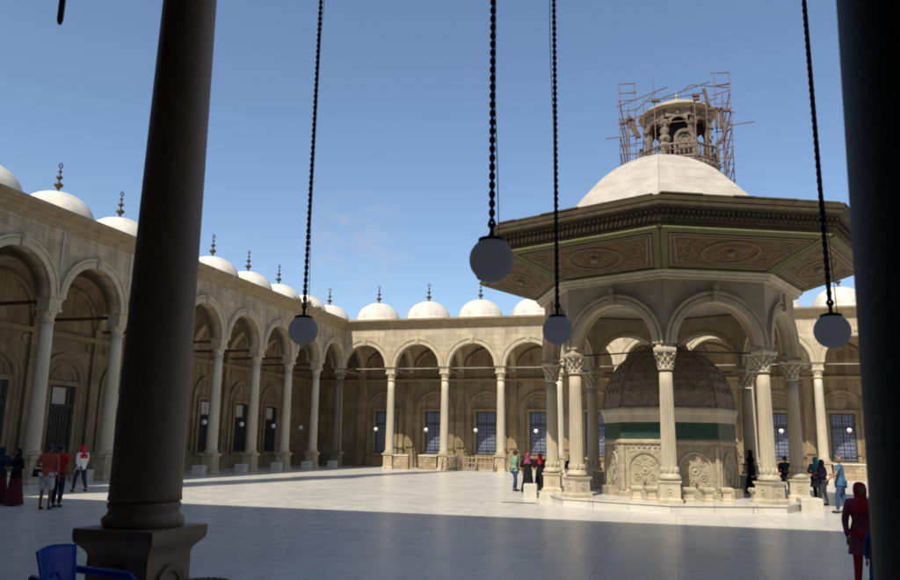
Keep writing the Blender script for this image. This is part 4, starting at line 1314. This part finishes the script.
# ---------------------------------------------------------------- light, sky
EL = math.atan(1.27)
sun = bpy.data.lights.new('sun', 'SUN'); so = bpy.data.objects.new('sun', sun); C.objects.link(so)
d = Vector((math.sin(az) * math.cos(EL), math.cos(az) * math.cos(EL), -math.sin(EL)))
so.rotation_euler = d.to_track_quat('-Z', 'Y').to_euler()
sun.energy = 4.5; sun.angle = R(.53); sun.color = (1, .93, .81)
w = bpy.data.worlds.new('World'); scene.world = w; w.use_nodes = True
nt = w.node_tree
for n in list(nt.nodes): nt.nodes.remove(n)
sky = nt.nodes.new('ShaderNodeTexSky'); sky.sky_type = 'NISHITA'; sky.sun_disc = False
sky.sun_elevation = EL; sky.sun_rotation = PI + az; sky.altitude = 100; sky.air_density = 1.0; sky.dust_density = 1.1; sky.ozone_density = 2.8
bg = nt.nodes.new('ShaderNodeBackground'); bg.inputs[1].default_value = .145
out = nt.nodes.new('ShaderNodeOutputWorld')
# one faint wisp of cloud low over the far arcade
tcw = nt.nodes.new('ShaderNodeTexCoord')
dp_ = nt.nodes.new('ShaderNodeVectorMath'); dp_.operation = 'DOT_PRODUCT'
cd_ = Vector((-.3826, .8899, .2485)).normalized()
dp_.inputs[1].default_value = cd_
nt.links.new(tcw.outputs['Generated'], dp_.inputs[0])
mr_ = nt.nodes.new('ShaderNodeMapRange'); mr_.interpolation_type = 'SMOOTHSTEP'
mr_.inputs['From Min'].default_value = .9965; mr_.inputs['From Max'].default_value = .9999
nt.links.new(dp_.outputs['Value'], mr_.inputs[0])
mp_ = nt.nodes.new('ShaderNodeMapping'); mp_.inputs['Scale'].default_value = (1, 1, 2.6)
nz_ = nt.nodes.new('ShaderNodeTexNoise'); nz_.inputs['Scale'].default_value = 22; nz_.inputs['Detail'].default_value = 8; nz_.inputs['Roughness'].default_value = .6
nt.links.new(tcw.outputs['Generated'], mp_.inputs[0]); nt.links.new(mp_.outputs[0], nz_.inputs['Vector'])
m3_ = nt.nodes.new('ShaderNodeMapRange'); m3_.inputs['From Min'].default_value = .42; m3_.inputs['From Max'].default_value = .75
nt.links.new(nz_.outputs[0], m3_.inputs[0])
mu_ = nt.nodes.new('ShaderNodeMath'); mu_.operation = 'MULTIPLY'
nt.links.new(mr_.outputs[0], mu_.inputs[0]); nt.links.new(m3_.outputs[0], mu_.inputs[1])
mu2 = nt.nodes.new('ShaderNodeMath'); mu2.operation = 'MULTIPLY'; mu2.inputs[1].default_value = .55
nt.links.new(mu_.outputs[0], mu2.inputs[0])
mxs = nt.nodes.new('ShaderNodeMix'); mxs.data_type = 'RGBA'
mxs.inputs[7].default_value = (3.3, 3.5, 4.0, 1)
nt.links.new(mu2.outputs[0], mxs.inputs[0]); nt.links.new(sky.outputs[0], mxs.inputs[6])
nt.links.new(mxs.outputs[2], bg.inputs[0]); nt.links.new(bg.outputs[0], out.inputs[0])

# ---------------------------------------------------------------- camera
cam = bpy.data.cameras.new('camera'); co = bpy.data.objects.new('camera', cam); C.objects.link(co)
p_, r_, yw = .1971, .0166, .2791
fwd = Vector((-math.sin(yw) * math.cos(p_), math.cos(yw) * math.cos(p_), math.sin(p_)))
right = Vector((math.cos(yw), math.sin(yw), 0)); up = right.cross(fwd)
rx_ = right * math.cos(r_) + up * math.sin(r_); ux_ = -right * math.sin(r_) + up * math.cos(r_)
Mx = Matrix((rx_, ux_, -fwd)).transposed().to_4x4(); Mx.translation = (0, 0, 1.95)
co.matrix_world = Mx
cam.sensor_width = 36; cam.sensor_fit = 'HORIZONTAL'; cam.lens = 36 * 773.6 / 900
cam.dof.use_dof = True; cam.dof.focus_distance = 36; cam.dof.aperture_fstop = 4.0
cam.clip_start = .05; cam.clip_end = 6000
scene.camera = co
vs = scene.view_settings
vs.view_transform = 'Standard'; vs.look = 'None'; vs.exposure = .12; vs.gamma = 1; vs.use_curve_mapping = False

scene.cycles.filter_width = 1.9
